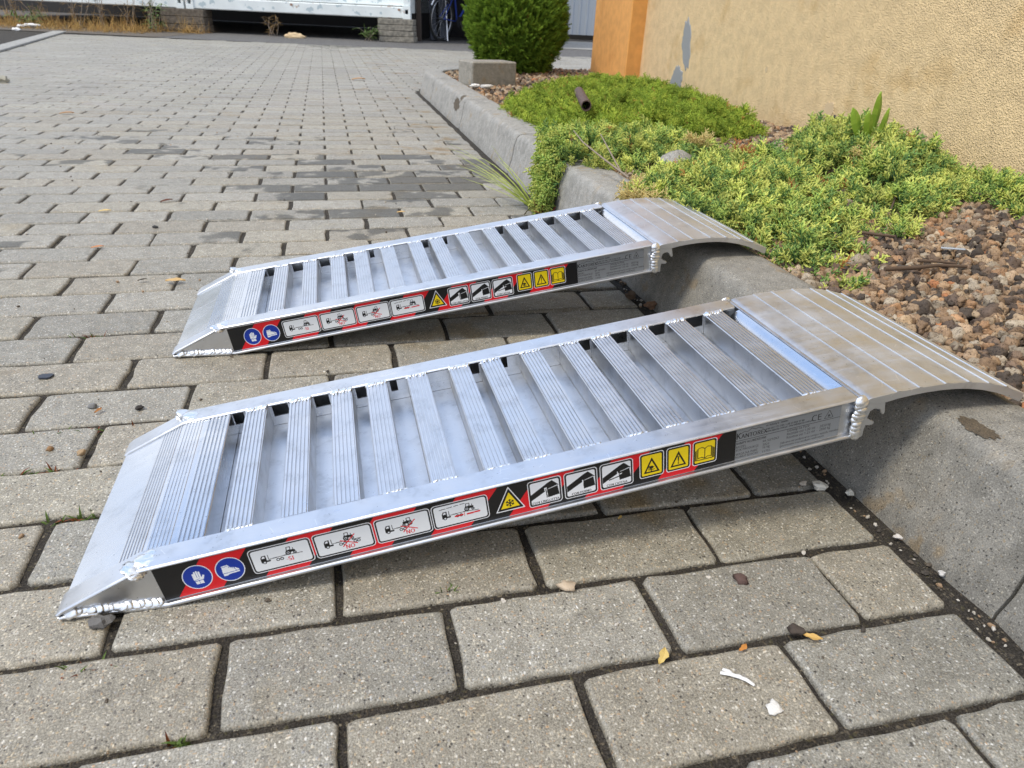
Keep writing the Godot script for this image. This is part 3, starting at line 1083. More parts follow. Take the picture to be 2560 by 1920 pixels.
func paving(cam: Transform3D) -> void:
	var root := setting("pavement")
	var bed := MB.new()
	bed.quad(Vector3(-4.2, -0.0065, 1.6), Vector3(0.95, -0.0065, 1.6), Vector3(0.95, -0.0065, -4.4), Vector3(-4.2, -0.0065, -4.4), Vector3.UP)
	bed.quad(Vector3(-4.2, -0.0065, -4.4), Vector3(0.95, -0.0065, -4.4), Vector3(0.95, -0.0065, -12.0), Vector3(-4.2, -0.0065, -12.0), Vector3.UP)
	bed.quad(Vector3(0.95, -0.0065, -4.95), Vector3(6.0, -0.0065, -4.95), Vector3(6.0, -0.0065, -9.4), Vector3(0.95, -0.0065, -11.0), Vector3.UP)
	put(bed, "joint_soil", M.soil, root)
	var list := []
	var inv := cam.affine_inverse()
	var tanv := 960.0 / 1742.0
	for j in range(-14, 112):
		var zc := -(j + 0.5) * PW
		for ii in range(-32, 60):
			var i := ii * 2 + posmod(j, 2)
			var x0 := i * 0.1
			var x1 := x0 + 0.2
			var xmin := -2.60 + 0.145 * (zc + 7.17) if zc < -5.0 else -3.6
			var xmax := 0.703
			if zc < -5.20:
				xmax = 5.0
			elif zc < -4.55:
				xmax = 0.72 + 0.52 * (1.0 - sqrt(max(0.0, 1.0 - pow((-4.60 - zc) / 0.52, 2.0)))) - 0.02 if zc < -4.62 else 0.703
			x0 = max(x0, xmin)
			x1 = min(x1, xmax)
			if x1 - x0 < 0.035:
				continue
			var p := Vector3((x0 + x1) * 0.5, 0, zc)
			var q := p - E0
			if q.dot(EF) > 10.15 + 0.12 * clampf(q.dot(EX) + 3.0, -3.0, 1.5):
				continue
			var c := inv * p
			var dist := -c.z
			var seen := dist > 0.05 and absf(c.x) < dist * tanv * 1.34 + 0.1 and absf(c.y) < dist * tanv + 0.06
			list.append([c.length() if seen else 1000.0 + c.length(), x0, x1, zc])
	list.sort_custom(func(a, b): return a[0] < b[0])
	rng.seed = 5
	var variants := []
	for k in 14:
		variants.append(paver_mesh(0.1930, PW - 0.0080, 40 + k, true))
	var rest := MB.new()
	rest.colored = true
	var cnt := 0
	for e in list:
		var p := Vector3((e[1] + e[2]) * 0.5 + rng.randfn(0, 0.0009), 0, e[3] + rng.randfn(0, 0.0007))
		p.y = ground_y(p.x, p.z) + clampf(rng.randfn(0, 0.0008), -0.0016, 0.0016)
		var tilt := Vector2(rng.randfn(0, 0.0035), rng.randfn(0, 0.005))
		var full: bool = e[2] - e[1] > 0.199
		if cnt < 300 and e[0] < 999.0:
			var o: MeshInstance3D
			var mm: Material = M.pavers[rng.randi() % 5]
			if full:
				o = put_mesh(variants[rng.randi() % 14], "paver", mm, root)
				if rng.randf() < 0.5:
					o.rotation.y = PI
			else:
				o = put_mesh(paver_mesh(e[2] - e[1] - 0.0070, PW - 0.0080, cnt + 900, true), "paver", mm, root)
			o.position = p
			o.rotation.x = tilt.y
			o.rotation.z = tilt.x
			o.rotation.y += rng.randfn(0, 0.004)
			cnt += 1
		else:
			var g := rng.randf_range(0.90, 1.02)
			rest.col = Color(g, g * rng.randf_range(0.98, 1.0), g * rng.randf_range(0.95, 1.0))
			paver_into(rest, p, e[2] - e[1] - 0.006, PW - 0.0080, 3000 + cnt % 50, false, Vector3(tilt.x, 0, tilt.y))
			cnt += 1
	var o := put(rest, "paver", M.pavers_far, root)
	o.set_meta("kind", "stuff")
	# flush concrete edging on the far left
	for k in 5:
		var mb := MB.new()
		var z0 := -6.2 - k * 1.0
		var xa := -2.62 + 0.145 * (z0 + 7.17)
		var t := Transform3D(Basis(Vector3.UP, atan(0.145)), Vector3(xa - 0.09 - 0.07, -0.02, z0 - 0.5))
		mb.box(t, Vector3(0.15, 0.06, 0.99), 0.005)
		put(mb, "edging_stone", M.apron, root)

# ------------------------------------------------------------------ kerb
func kerb() -> void:
	var root := setting("kerb")
	var prof := [Vector2(0.0, -0.06), Vector2(0.0, 0.004), Vector2(0.008, 0.03), Vector2(0.016, 0.06), Vector2(0.0235, 0.088), Vector2(0.0295, 0.112), Vector2(0.0335, 0.122), Vector2(0.040, 0.1285), Vector2(0.050, 0.1325), Vector2(0.09, KH), Vector2(0.135, KH), Vector2(0.148, KH - 0.002), Vector2(0.155, KH - 0.010), Vector2(0.156, -0.02)]
	var paths := []
	for s in [[1.05, 0.0215], [0.018, -1.022], [-1.030, -2.088], [-2.097, -3.118], [-3.127, -4.150]]:
		var p := []
		for k in 21:
			p.append(Vector2(KX, lerp(s[0], s[1], k / 20.0)))
		paths.append(p)
	var arc := []
	for k in 6:
		arc.append(Vector2(KX, lerp(-4.158, -4.60, k / 6.0)))
	for k in 13:
		var g := PI / 2 * k / 12.0
		arc.append(Vector2(KX + 0.52 - cos(g) * 0.52, -4.60 - sin(g) * 0.52))
	paths.append(arc)
	for s in [[1.26, 2.26], [2.268, 3.26], [3.268, 4.26]]:
		var p := []
		for k in 9:
			p.append(Vector2(lerp(s[0], s[1], k / 8.0), -5.12))
		paths.append(p)
	var nz := FastNoiseLite.new()
	nz.seed = 9
	nz.frequency = 9.0
	nz.fractal_octaves = 3
	var chips := [[Vector3(0.775, KH, -0.575), 0.035, 0.010], [Vector3(0.758, KH, -2.55), 0.05, 0.014], [Vector3(0.75, 0.02, 0.02), 0.03, 0.012], [Vector3(0.77, KH, -0.12), 0.02, 0.006]]
	for path in paths:
		var m: int = path.size()
		var P := []
		for i in m:
			var t: Vector2 = (path[min(i + 1, m - 1)] - path[max(i - 1, 0)]).normalized()
			var inn := Vector2(-t.y, t.x)
			var row := []
			for q in prof:
				var endw: float = 0.0
				if i == 0 or i == m - 1:
					endw = 0.004
				var b: Vector2 = path[i] + inn * (q.x + (endw if q.x < 0.02 else (-endw if q.x > 0.15 else 0.0)))
				var p := Vector3(b.x, q.y - (endw if q.y > 0.1 else 0.0), b.y)
				var d := nz.get_noise_3dv(p) * 0.0010
				p += Vector3(inn.x, -0.6, inn.y) * d
				for c in chips:
					var f: float = 1.0 - p.distance_to(c[0]) / c[1]
					if f > 0.0:
						p += Vector3(inn.x * 0.5, -1.0, inn.y * 0.5) * c[2] * f
				row.append(p)
			P.append(row)
		var N := []
		for i in m:
			var row := []
			for k in prof.size():
				var a: Vector3 = P[min(i + 1, m - 1)][k] - P[max(i - 1, 0)][k]
				var b: Vector3 = P[i][min(k + 1, prof.size() - 1)] - P[i][max(k - 1, 0)]
				row.append(b.cross(a).normalized())
			N.append(row)
		if N[m / 2][9].y < 0:
			for i in m:
				for k in prof.size():
					N[i][k] = -N[i][k]
		var mb := MB.new()
		for i in m - 1:
			for k in prof.size() - 1:
				mb.squad(P[i][k], P[i + 1][k], P[i + 1][k + 1], P[i][k + 1], N[i][k], N[i + 1][k], N[i + 1][k + 1], N[i][k + 1])
		for e in [0, m - 1]:
			var o: Vector3 = P[0][0] - P[1][0] if e == 0 else P[m - 1][0] - P[m - 2][0]
			for k in range(1, prof.size() - 1):
				mb.flat(P[e][0], P[e][k], P[e][k + 1], o)
		put(mb, "kerb_stone", M.kerb_dark if path[0].y > -1.0 else M.kerb, root)
	# stains that follow the kerb's surface: place along it, across it, half sizes
	for q in [[-0.112, 0.148, 0.024, 0.011, 5], [-3.30, 0.085, 0.075, 0.030, 6], [-3.22, 0.130, 0.03, 0.02, 7]]:
		var mb := MB.new()
		var nn := FastNoiseLite.new()
		nn.seed = q[4]
		nn.frequency = 1.4
		var surf := func(z: float, l: float) -> Vector3:
			var left := l
			for k in range(1, prof.size() - 1):
				var sg: float = prof[k].distance_to(prof[k + 1])
				if left <= sg:
					var c: Vector2 = prof[k].lerp(prof[k + 1], left / sg)
					return Vector3(KX + c.x - 0.0004, c.y + 0.0008, z)
				left -= sg
			return Vector3(KX + 0.15, KH, z)
		var ring := []
		var ring2 := []
		for k in 36:
			var g := TAU * k / 36.0
			var rr := 1.0 + 0.45 * nn.get_noise_2d(cos(g) * 1.5, sin(g) * 1.5) + 0.25 * nn.get_noise_2d(cos(g) * 7.0, sin(g) * 7.0)
			ring.append(surf.call(q[0] + cos(g) * q[2] * rr, q[1] + sin(g) * q[3] * rr))
			ring2.append(surf.call(q[0] + cos(g) * q[2] * rr * 0.5, q[1] + sin(g) * q[3] * rr * 0.5))
		var mid: Vector3 = surf.call(q[0], q[1])
		for k in 36:
			var k2 := (k + 1) % 36
			mb.flat(mid, ring2[k], ring2[k2], Vector3(-0.6, 1, 0))
			mb.quad(ring2[k], ring2[k2], ring[k2], ring[k], Vector3(-0.6, 1, 0))
		put(mb, "dark_stain", M.stain, root)

# ------------------------------------------------------------------ planting bed and gravel
func wall_x(z: float) -> float:
	return 1.87 + 0.07 * (-2.09 - z)

func bed_y(x: float, z: float) -> float:
	var m := smoothstep(0.95, 1.7, x)
	return 0.104 + 0.03 * m + 0.008 * sin(x * 7.0 + z * 3.0) * m

func planting_bed() -> void:
	var mb := MB.new()
	var nx := 12
	var nz := 44
	var g := func(i: int, k: int) -> Vector3:
		var z := lerpf(0.95, -5.05, k / float(nz))
		var x := lerpf(KX + 0.13, 2.32, i / float(nx))
		return Vector3(x, bed_y(x, z), z)
	for i in nx:
		for k in nz:
			mb.quad(g.call(i, k), g.call(i + 1, k), g.call(i + 1, k + 1), g.call(i, k + 1), Vector3.UP)
	var o := put(mb, "planting_bed", M.soil)
	o.set_meta("kind", "structure")
	# rounded clay pebbles
	var root := Node3D.new()
	root.name = "gravel"
	add_child(root)
	tag(root, "rounded brown clay gravel covering the planting bed", "gravel", "", "stuff")
	rng.seed = 21
	var pal := [Color(0.48, 0.33, 0.20), Color(0.36, 0.25, 0.16), Color(0.55, 0.42, 0.28), Color(0.24, 0.17, 0.12), Color(0.42, 0.36, 0.28), Color(0.52, 0.32, 0.18), Color(0.15, 0.11, 0.085), Color(0.50, 0.44, 0.35), Color(0.62, 0.28, 0.13), Color(0.10, 0.08, 0.065), Color(0.60, 0.49, 0.35), Color(0.54, 0.40, 0.27), Color(0.09, 0.07, 0.055)]
	var sets := []
	for k in 6:
		sets.append([[], []])
	var drop := func(x: float, z: float, rad: float, lift: float) -> void:
		var k := rng.randi() % 6
		var b := Basis.from_euler(Vector3(rng.randf() * TAU, rng.randf() * TAU, rng.randf() * TAU))
		b = b * Basis.from_scale(Vector3(rad * rng.randf_range(0.85, 1.3), rad * rng.randf_range(0.7, 1.0), rad))
		sets[k][0].append(Transform3D(b, Vector3(x, bed_y(x, z) + lift, z)))
		var c: Color = pal[rng.randi() % pal.size()]
		if c.r > 0.6 and rng.randf() < 0.8:
			c = pal[1]
		sets[k][1].append(c * rng.randf_range(0.75, 1.2))
	for k in 20000:
		var z := rng.randf_range(-1.95, 0.45)
		var x := rng.randf_range(KX + 0.165, min(wall_x(z), 2.05))
		if x > 1.75 and z > -0.6:
			continue
		var rad := 0.0048 + 0.0072 * pow(rng.randf(), 1.7)
		if rng.randf() < 0.02:
			rad *= 1.5
		drop.call(x, z, rad, rng.randf_range(0.0, 0.012) + rad * 0.3)
	for k in 7000:
		var z := rng.randf_range(-5.0, -1.9)
		var x := rng.randf_range(KX + 0.165, wall_x(z))
		drop.call(x, z, rng.randf_range(0.008, 0.016), rng.randf_range(0.0, 0.012))
	for k in 6:
		var p := MB.new()
		lump(p, Transform3D(), Vector3.ONE, 0.50, 2, 300 + k, true, 0.9)
		var o2 := copies("pebble", p.mesh(), M.pebble, sets[k][0], sets[k][1], root)
		o2.set_meta("kind", "stuff")

# ------------------------------------------------------------------ building
func building() -> void:
	var z0 := -4.76
	var z1 := 3.2
	var root := thing("rendered_building", Vector3(wall_x(z1), 0, z1), "tan rendered building with an orange corner pilaster beside the planting bed", "building")
	var d := Vector3(wall_x(z0) - wall_x(z1), 0, z0 - z1)
	var len := d.length()
	var turn := Basis(Vector3(0.07, 0, -1).normalized(), Vector3.UP, Vector3(1, 0, 0.07).normalized())
	# local frame on the wall: a = away from the camera, y up, out = to the bed
	var a := d.normalized()
	var out := Vector3(-1, 0, -0.07).normalized()
	root.position = Vector3(wall_x(z1), 0, z1)
	var B := Basis(a, Vector3.UP, a.cross(Vector3.UP).normalized())
	if B.z.dot(out) < 0:
		B = Basis(a, Vector3.UP, -B.z)
	var mb := MB.new()
	mb.box(Transform3D(B, a * len * 0.5 + Vector3(0, 1.55, 0) - out * 2.0), Vector3(len - 0.02, 3.2, 4.0), 0.01)
	put(mb, "wall", M.tan, root)
	mb = MB.new()
	var pw := 0.79
	mb.box(Transform3D(B, a * (len - pw * 0.5 + 0.004) + Vector3(0, 1.56, 0) - out * 0.20), Vector3(pw, 3.2, 0.59), 0.006)
	put(mb, "pilaster", M.orange, root)
	mb = MB.new()
	mb.box(Transform3D(B, a * len * 0.5 + Vector3(0, 3.22, 0) - out * 1.9), Vector3(len + 0.5, 0.12, 4.6), 0.01)
	put(mb, "eaves", M.wood, root)
	# where the render has been mended
	var on := func(u: float, y: float) -> Vector3: return a * u + Vector3(0, y, 0)
	var blob := func(cu: float, cy: float, ru: float, ry: float, lean: float, sd: int, th: float) -> MB:
		var m2 := MB.new()
		var nz := FastNoiseLite.new()
		nz.seed = sd
		nz.frequency = 1.3
		var pts := PackedVector3Array()
		for k in 40:
			var g := TAU * k / 40.0
			var rr := 1.0 + 0.26 * nz.get_noise_2d(cos(g) * 2.0, sin(g) * 2.0) + 0.14 * nz.get_noise_2d(cos(g) * 9.0, sin(g) * 9.0)
			var yy := sin(g) * ry * rr
			pts.append(on.call(cu + cos(g) * ru * rr + yy * lean, cy + yy))
		var mid: Vector3 = on.call(cu, cy) + out * th
		for k in 40:
			var k2 := (k + 1) % 40
			var i1: Vector3 = pts[k].lerp(mid - out * th, 0.12) + out * th
			var i2: Vector3 = pts[k2].lerp(mid - out * th, 0.12) + out * th
			m2.flat(mid, i1, i2, out)
			m2.quad(pts[k] - out * 0.004, pts[k2] - out * 0.004, i2, i1, out)
		return m2
	var at_z := func(z: float) -> float: return (z1 - z) * d.length() / (z1 - z0)
	put(blob.call(at_z.call(-3.30), 0.390, 0.060, 0.125, 0.30, 3, 0.003), "filler_patch", M.filler, root)
	put(blob.call(at_z.call(-3.37), 0.210, 0.085, 0.080, 0.0, 5, 0.003), "filler_patch", M.filler, root)
	put(blob.call(at_z.call(-1.92), 0.245, 0.036, 0.032, 0.0, 8, 0.002), "mended_spot", M.patch, root)
	put(blob.call(at_z.call(-1.43), 0.215, 0.042, 0.040, 0.0, 9, 0.002), "mended_spot", M.patch, root)
	put(blob.call(at_z.call(-2.42), 0.34, 0.012, 0.012, 0.0, 10, 0.0012), "mended_spot", M.patch, root)
	mb = MB.new()
	lump(mb, Transform3D(Basis(), on.call(at_z.call(-1.875), 0.225) - out * 0.003), Vector3(0.010, 0.010, 0.010), 0.2, 1, 4)
	put(mb, "drill_hole", M.black, root)

# ------------------------------------------------------------------ the ramps
func weld(mb: MB, pts: Array, rad: float, step: float, flat_: Vector3, sd: int) -> void:
	var r := RandomNumberGenerator.new()
	r.seed = sd
	for i in pts.size() - 1:
		var a: Vector3 = pts[i]
		var b: Vector3 = pts[i + 1]
		var n: int = max(1, int(a.distance_to(b) / step))
		var d := (b - a).normalized()
		for k in n:
			var p := a.lerp(b, (k + 0.5) / n) + Vector3(r.randfn(0, 0.0004), r.randfn(0, 0.0003), r.randfn(0, 0.0004))
			var f := flat_.normalized()
			var s := d.cross(f).normalized()
			var tb := Basis((d + f * 0.35).normalized(), f, s).orthonormalized()
			lump(mb, Transform3D(tb, p), Vector3(step * r.randf_range(1.1, 1.6), rad * r.randf_range(0.36, 0.5), rad * r.randf_range(0.8, 1.2)), 0.3, 1, sd + k)

func ramp() -> Node3D:
	var root := thing("loading_ramp", Vector3(-0.058, 0.0030, -0.147), "near aluminium loading ramp with a red and black warning strip, closest to the camera", "ramp", "pair of aluminium loading ramps")
	root.rotation.z = RA
	var L := 0.726
	var far := -0.292
	for sd in 2:
		var o := 0.0 if sd == 0 else far
		var k := -1.0 if sd == 0 else 1.0
		var rail := Node3D.new()
		rail.name = "side_rail"
		root.add_child(rail, true)
		# top flange, bent down to the nose
		var mb := MB.new()
		mb.extrude(PackedVector2Array([Vector2(L, 0.0435), Vector2(L, 0.0470), Vector2(-0.0075, 0.0470), Vector2(-0.014, 0.0458), Vector2(-0.084, 0.0225), Vector2(-0.0905, 0.0185), Vector2(-0.0895, 0.0155), Vector2(-0.084, 0.0180), Vector2(-0.013, 0.0422), Vector2(-0.006, 0.0435)]), o, o + k * 0.030, 0.0016)
		put(mb, "top_flange", M.alu, rail)
		mb = MB.new()
		mb.extrude(PackedVector2Array([Vector2(L, -0.0040), Vector2(L, 0.0008), Vector2(0.002, 0.0008), Vector2(-0.084, 0.0160), Vector2(-0.0898, 0.0160), Vector2(-0.0898, 0.0128), Vector2(-0.001, -0.0040)]), o - k * 0.0004, o + k * 0.030, 0.0016)
		put(mb, "bottom_flange", M.alu, rail)
		mb = MB.new()
		mb.extrude(PackedVector2Array([Vector2(L - 0.001, 0.0004), Vector2(L - 0.001, 0.0440), Vector2(-0.0065, 0.0440), Vector2(-0.080, 0.0200), Vector2(-0.080, 0.0152), Vector2(0.002, 0.0004)]), o + k * 0.005, o + k * 0.008, 0.0)
		put(mb, "web", M.alu, rail)
		# inner wall with openings at the top between the slats
		mb = MB.new()
		var wi := o + k * 0.0275
		mb.extrude(PackedVector2Array([Vector2(L - 0.002, 0.004), Vector2(L - 0.002, 0.0285), Vector2(-0.035, 0.0285), Vector2(0.0, 0.004)]), wi, wi + k * 0.002, 0.0)
		for q in [[0.0, 0.047], [0.060, 0.0945], [0.114, 0.1465], [0.165, 0.199], [0.2125, 0.243], [0.252, 0.3475], [0.360, 0.3905], [0.3985, 0.4985], [0.5135, 0.5435], [0.5665, 0.5985], [0.6215, 0.6525], [0.6775, 0.7055]]:
			mb.extrude(PackedVector2Array([Vector2(q[0], 0.0286), Vector2(q[0], 0.0436), Vector2(q[1], 0.0436), Vector2(q[1], 0.0286)]), wi, wi + k * 0.002, 0.0)
		put(mb, "inner_wall", M.alu_plate, rail)
	# front plate with fine ribs
	var top := [Vector2(-0.0885, 0.0170), Vector2(-0.0875, 0.0188), Vector2(-0.040, 0.0345)]
	var s := -0.037
	while s < -0.012:
		var t := 0.0188 + (s + 0.0875) * 0.33
		top.append_array([Vector2(s, t), Vector2(s + 0.0003, t + 0.0008), Vector2(s + 0.0016, t + 0.0013), Vector2(s + 0.0019, t + 0.0006)])
		s += 0.0038
	s = -0.008
	while s < 0.012:
		top.append_array([Vector2(s, 0.0446), Vector2(s + 0.0003, 0.0453), Vector2(s + 0.0018, 0.0454), Vector2(s + 0.0021, 0.0446)])
		s += 0.0038
	s = 0.0185
	top.append(Vector2(0.0165, 0.0446))
	for q in 6:
		top.append_array([Vector2(s, 0.0444), Vector2(s + 0.0003, 0.0462), Vector2(s + 0.0026, 0.0462), Vector2(s + 0.0029, 0.0444)])
		s += 0.0046
	top.append_array([Vector2(0.0462, 0.0455), Vector2(0.0462, 0.0150), Vector2(0.0432, 0.0150), Vector2(0.0432, 0.0405), Vector2(-0.010, 0.0405), Vector2(-0.084, 0.0165)])
	var fp := MB.new()
	fp.extrude(PackedVector2Array(top), -0.0245, far + 0.0245, 0.0, 20.0)
	put(fp, "front_plate", M.alu_plate, root)
	# the slats: ribbed tops on a wider foot that closes the gap
	var S := [0.0632, 0.1170, 0.1685, 0.2130, 0.2655, 0.3205, 0.3625, 0.4165, 0.4705, 0.5155, 0.5690, 0.6235, 0.6795]
	var wdt := 0.0266
	for i in S.size():
		var a: float = S[i]
		var b := a + wdt
		var lo: float = (0.0466 if i == 0 else a - 0.0004)
		var hi: float = (0.7105 if i == S.size() - 1 else S[i + 1] - 0.0006)
		var p := [Vector2(lo, 0.0130), Vector2(lo, 0.0152), Vector2(a, 0.0158), Vector2(a, 0.0440), Vector2(a + 0.0006, 0.0446)]
		var x := a + 0.0010
		for q in 6:
			p.append_array([Vector2(x, 0.0446), Vector2(x + 0.0003, 0.0462), Vector2(x + 0.0024, 0.0462), Vector2(x + 0.0027, 0.0446)])
			x += 0.00430
		p.append_array([Vector2(b - 0.0003, 0.0446), Vector2(b, 0.0440), Vector2(b, 0.0158), Vector2(hi, 0.0152), Vector2(hi, 0.0130)])
		var mb := MB.new()
		mb.extrude(PackedVector2Array(p), -0.0300, far + 0.0300, 0.0, 20.0)
		put(mb, "slat", M.alu_slat, root)
		for e in 2:
			if e == 0 and i > 0 and i < 3:
				continue
			var w := MB.new()
			var zz := -0.0305 if e == 0 else far + 0.0305
			weld(w, [Vector3(a + 0.001, 0.0452, zz), Vector3(b - 0.001, 0.0452, zz)], 0.0022 if e == 0 else (0.0046 if (i > 8 or i < 4 or i == 5) else 0.0024), 0.0037, Vector3(0, 1, 0), 500 + i * 2 + e)
			put(w, "weld_bead", M.weld, root)
	# hinge shoulder between the rails, hook profile across the whole end, curved lip
	var mb2 := MB.new()
	mb2.extrude(PackedVector2Array([Vector2(0.7110, 0.0130), Vector2(0.7115, 0.0180), Vector2(0.7130, 0.0240), Vector2(0.7160, 0.0305), Vector2(0.7200, 0.0360), Vector2(0.7250, 0.0398), Vector2(0.7310, 0.0418), Vector2(0.7310, 0.0130)]), -0.0312, far + 0.0312, 0.0, 40.0)
	put(mb2, "hinge_shoulder", M.alu_plate, root)
	mb2 = MB.new()
	mb2.extrude(PackedVector2Array([Vector2(0.7315, 0.0425), Vector2(0.7345, 0.0432), Vector2(0.7593, 0.0400), Vector2(0.7600, 0.0330), Vector2(0.7606, 0.0268), Vector2(0.7614, 0.0203), Vector2(0.7604, 0.0182), Vector2(0.7585, 0.0178), Vector2(0.7562, 0.0205), Vector2(0.7540, 0.0255), Vector2(0.7505, 0.0276), Vector2(0.7468, 0.0280), Vector2(0.7425, 0.0262), Vector2(0.7402, 0.0222), Vector2(0.7400, 0.0185), Vector2(0.7425, 0.0160), Vector2(0.7490, 0.0118), Vector2(0.7500, 0.0090), Vector2(0.7478, 0.0072), Vector2(0.7440, 0.0074), Vector2(0.7396, 0.0086), Vector2(0.7384, 0.0040), Vector2(0.7378, -0.0045), Vector2(0.7360, -0.0062), Vector2(0.7322, -0.0055), Vector2(0.7312, 0.0)]), -0.0008, far + 0.0008, 0.0008, 50.0)
	put(mb2, "hook_profile", M.alu, root)
	var lt := [Vector2(0.7360, 0.0436), Vector2(0.7400, 0.0446), Vector2(0.756, 0.0448), Vector2(0.7723, 0.0446), Vector2(0.8005, 0.0432), Vector2(0.8335, 0.0400), Vector2(0.8641, 0.0344), Vector2(0.891, 0.0264), Vector2(0.917, 0.0152), Vector2(0.9440, 0.0000)]
	var lp := []
	for i in lt.size():
		var q: Vector2 = lt[i]
		if i > 0 and i < lt.size() - 1:
			for c in 4:
				var f := (c - 4) / 4.0
				if i > 1 and f < 0.0 and c > 0:
					# points between the ridges, on the curve
					lp.append(lt[i].cubic_interpolate(lt[i - 1], lt[min(i + 1, lt.size() - 1)], lt[max(i - 2, 0)], -f))
		if i >= 3 and i < lt.size() - 1:
			var tg: Vector2 = (lt[i + 1] - lt[i - 1]).normalized()
			var nn := Vector2(-tg.y, tg.x)
			lp.append_array([q - tg * 0.0022, q - tg * 0.0020 + nn * 0.0011, q + tg * 0.0020 + nn * 0.0011, q + tg * 0.0022])
		else:
			lp.append(q)
	lp.append_array([Vector2(0.9432, -0.0065), Vector2(0.9400, -0.0108), Vector2(0.9240, -0.0005), Vector2(0.9061, 0.0095), Vector2(0.885, 0.0186), Vector2(0.865, 0.0252), Vector2(0.845, 0.0298), Vector2(0.8267, 0.0326), Vector2(0.808, 0.0344), Vector2(0.7907, 0.0352), Vector2(0.774, 0.0352), Vector2(0.7602, 0.0342), Vector2(0.7360, 0.0380)])
	mb2 = MB.new()
	mb2.extrude(PackedVector2Array(lp), 0.0006, far - 0.0006, 0.0006, 24.0)
	put(mb2, "curved_lip", M.alu_lip, root)
	# thick weld runs at the ends of the rails
	for e in 2:
		var z := 0.0005 if e == 0 else far - 0.0005
		var f := Vector3(0, 0, 1 if e == 0 else -1)
		var w := MB.new()
		weld(w, [Vector3(0.7265, 0.046, z), Vector3(0.7290, 0.036, z), Vector3(0.7265, 0.018, z), Vector3(0.7255, -0.002, z)], 0.0075, 0.0042, f, 700 + e)
		put(w, "weld_bead", M.weld, root)
		w = MB.new()
		weld(w, [Vector3(-0.082, 0.0166, z - f.z * 0.004), Vector3(-0.004, 0.0022, z - f.z * 0.004)], 0.0052, 0.0052, f + Vector3(0, 0.8, 0), 720 + e)
		put(w, "weld_bead", M.weld, root)
		w = MB.new()
		for q in [[-0.013, 0.0468, 0.006, 0.012], [-0.004, 0.0478, 0.014, 0.011], [-0.012, 0.0448, 0.0, 0.008], [-0.018, 0.0450, 0.012, 0.007], [-0.002, 0.0470, 0.022, 0.008]]:
			lump(w, Transform3D(Basis(Vector3(0, 0, 1), q[0] * 40.0), Vector3(q[0], q[1] - 0.0012, z - f.z * q[2])), Vector3(q[3] * 0.9, 0.0026, q[3] * 0.8), 0.4, 2, 740 + e * 9 + int(q[2] * 1000), true, 2.0)
		put(w, "weld_bead", M.weld, root)
	# print on the outer web
	var st := MB.new()
	var zf := -0.00455
	st.quad_uv(Vector3(0.0002, 0.0408, zf), Vector3(0.5855, 0.0408, zf), Vector3(0.5855, 0.0016, zf), Vector3(0.0002, 0.0016, zf), Vector3(0, 0, 1))
	var so := put(st, "warning_strip", M.warning, root)
	so.set_meta("label", "red and black warning strip with safety pictograms")
	st = MB.new()
	st.quad_uv(Vector3(0.5856, 0.0408, zf), Vector3(0.7085, 0.0408, zf), Vector3(0.7085, 0.0016, zf), Vector3(0.5856, 0.0016, zf), Vector3(0, 0, 1))
	so = put(st, "rating_plate", M.plate, root)
	so.set_meta("label", "grey printed rating plate")
	return root

# ------------------------------------------------------------------ plants
# a sprig of scale leaves, one unit tall, growing along +y
func sprig(sd: int, base: Color, mid: Color, tip: Color, n_side: int, spread: float, flat_: bool, fat := 0.034) -> ArrayMesh:
	var r := RandomNumberGenerator.new()
	r.seed = sd
	var mb := MB.new()
	mb.colored = true
	var bend := Vector3(r.randf_range(-0.18, 0.18), 0, r.randf_range(-0.18, 0.18))
	var on := func(t: float) -> Vector3: return Vector3(0, t, 0) + bend * t * t
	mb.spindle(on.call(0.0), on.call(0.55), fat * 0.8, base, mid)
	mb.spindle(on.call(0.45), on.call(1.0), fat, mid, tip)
	for k in n_side:
		var t := lerpf(0.10, 0.92, (k + 0.5) / n_side)
		var g: float = (0.0 if k % 2 == 0 else PI) + r.randfn(0, 0.25) if flat_ else k * 2.4 + r.randf() * 0.5
		var dir := (Vector3(cos(g), 0, sin(g)) * sin(spread) + Vector3(0, cos(spread), 0)).normalized()
		var ln := 0.46 * (1.0 - 0.62 * t) * r.randf_range(0.8, 1.25) + 0.05
		var p: Vector3 = on.call(t)
		var q := p + dir * ln
		var cc := mid.lerp(tip, r.randf_range(0.0, 0.5))
		var ct := tip.lerp(mid, r.randf_range(0.0, 0.55))
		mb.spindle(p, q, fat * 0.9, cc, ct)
		for m in 2:
			var g2 := g + (0.9 if m == 0 else -0.9)
			var d2 := (dir + Vector3(cos(g2), 0.25, sin(g2)) * 0.55).normalized()
			var pp := p.lerp(q, 0.35 + 0.25 * m)
			mb.spindle(pp, pp + d2 * ln * 0.5, fat * 0.75, cc, ct)
	return mb.mesh()

func inside(p: Vector2, poly: Array) -> bool:
	return Geometry2D.is_point_in_polygon(p, PackedVector2Array(poly))

func edge_dist(p: Vector2, poly: Array) -> float:
	var d := 1e9
	for i in poly.size():
		var q := Geometry2D.get_closest_point_to_segment(p, poly[i], poly[(i + 1) % poly.size()])
		d = min(d, p.distance_to(q))
	return d

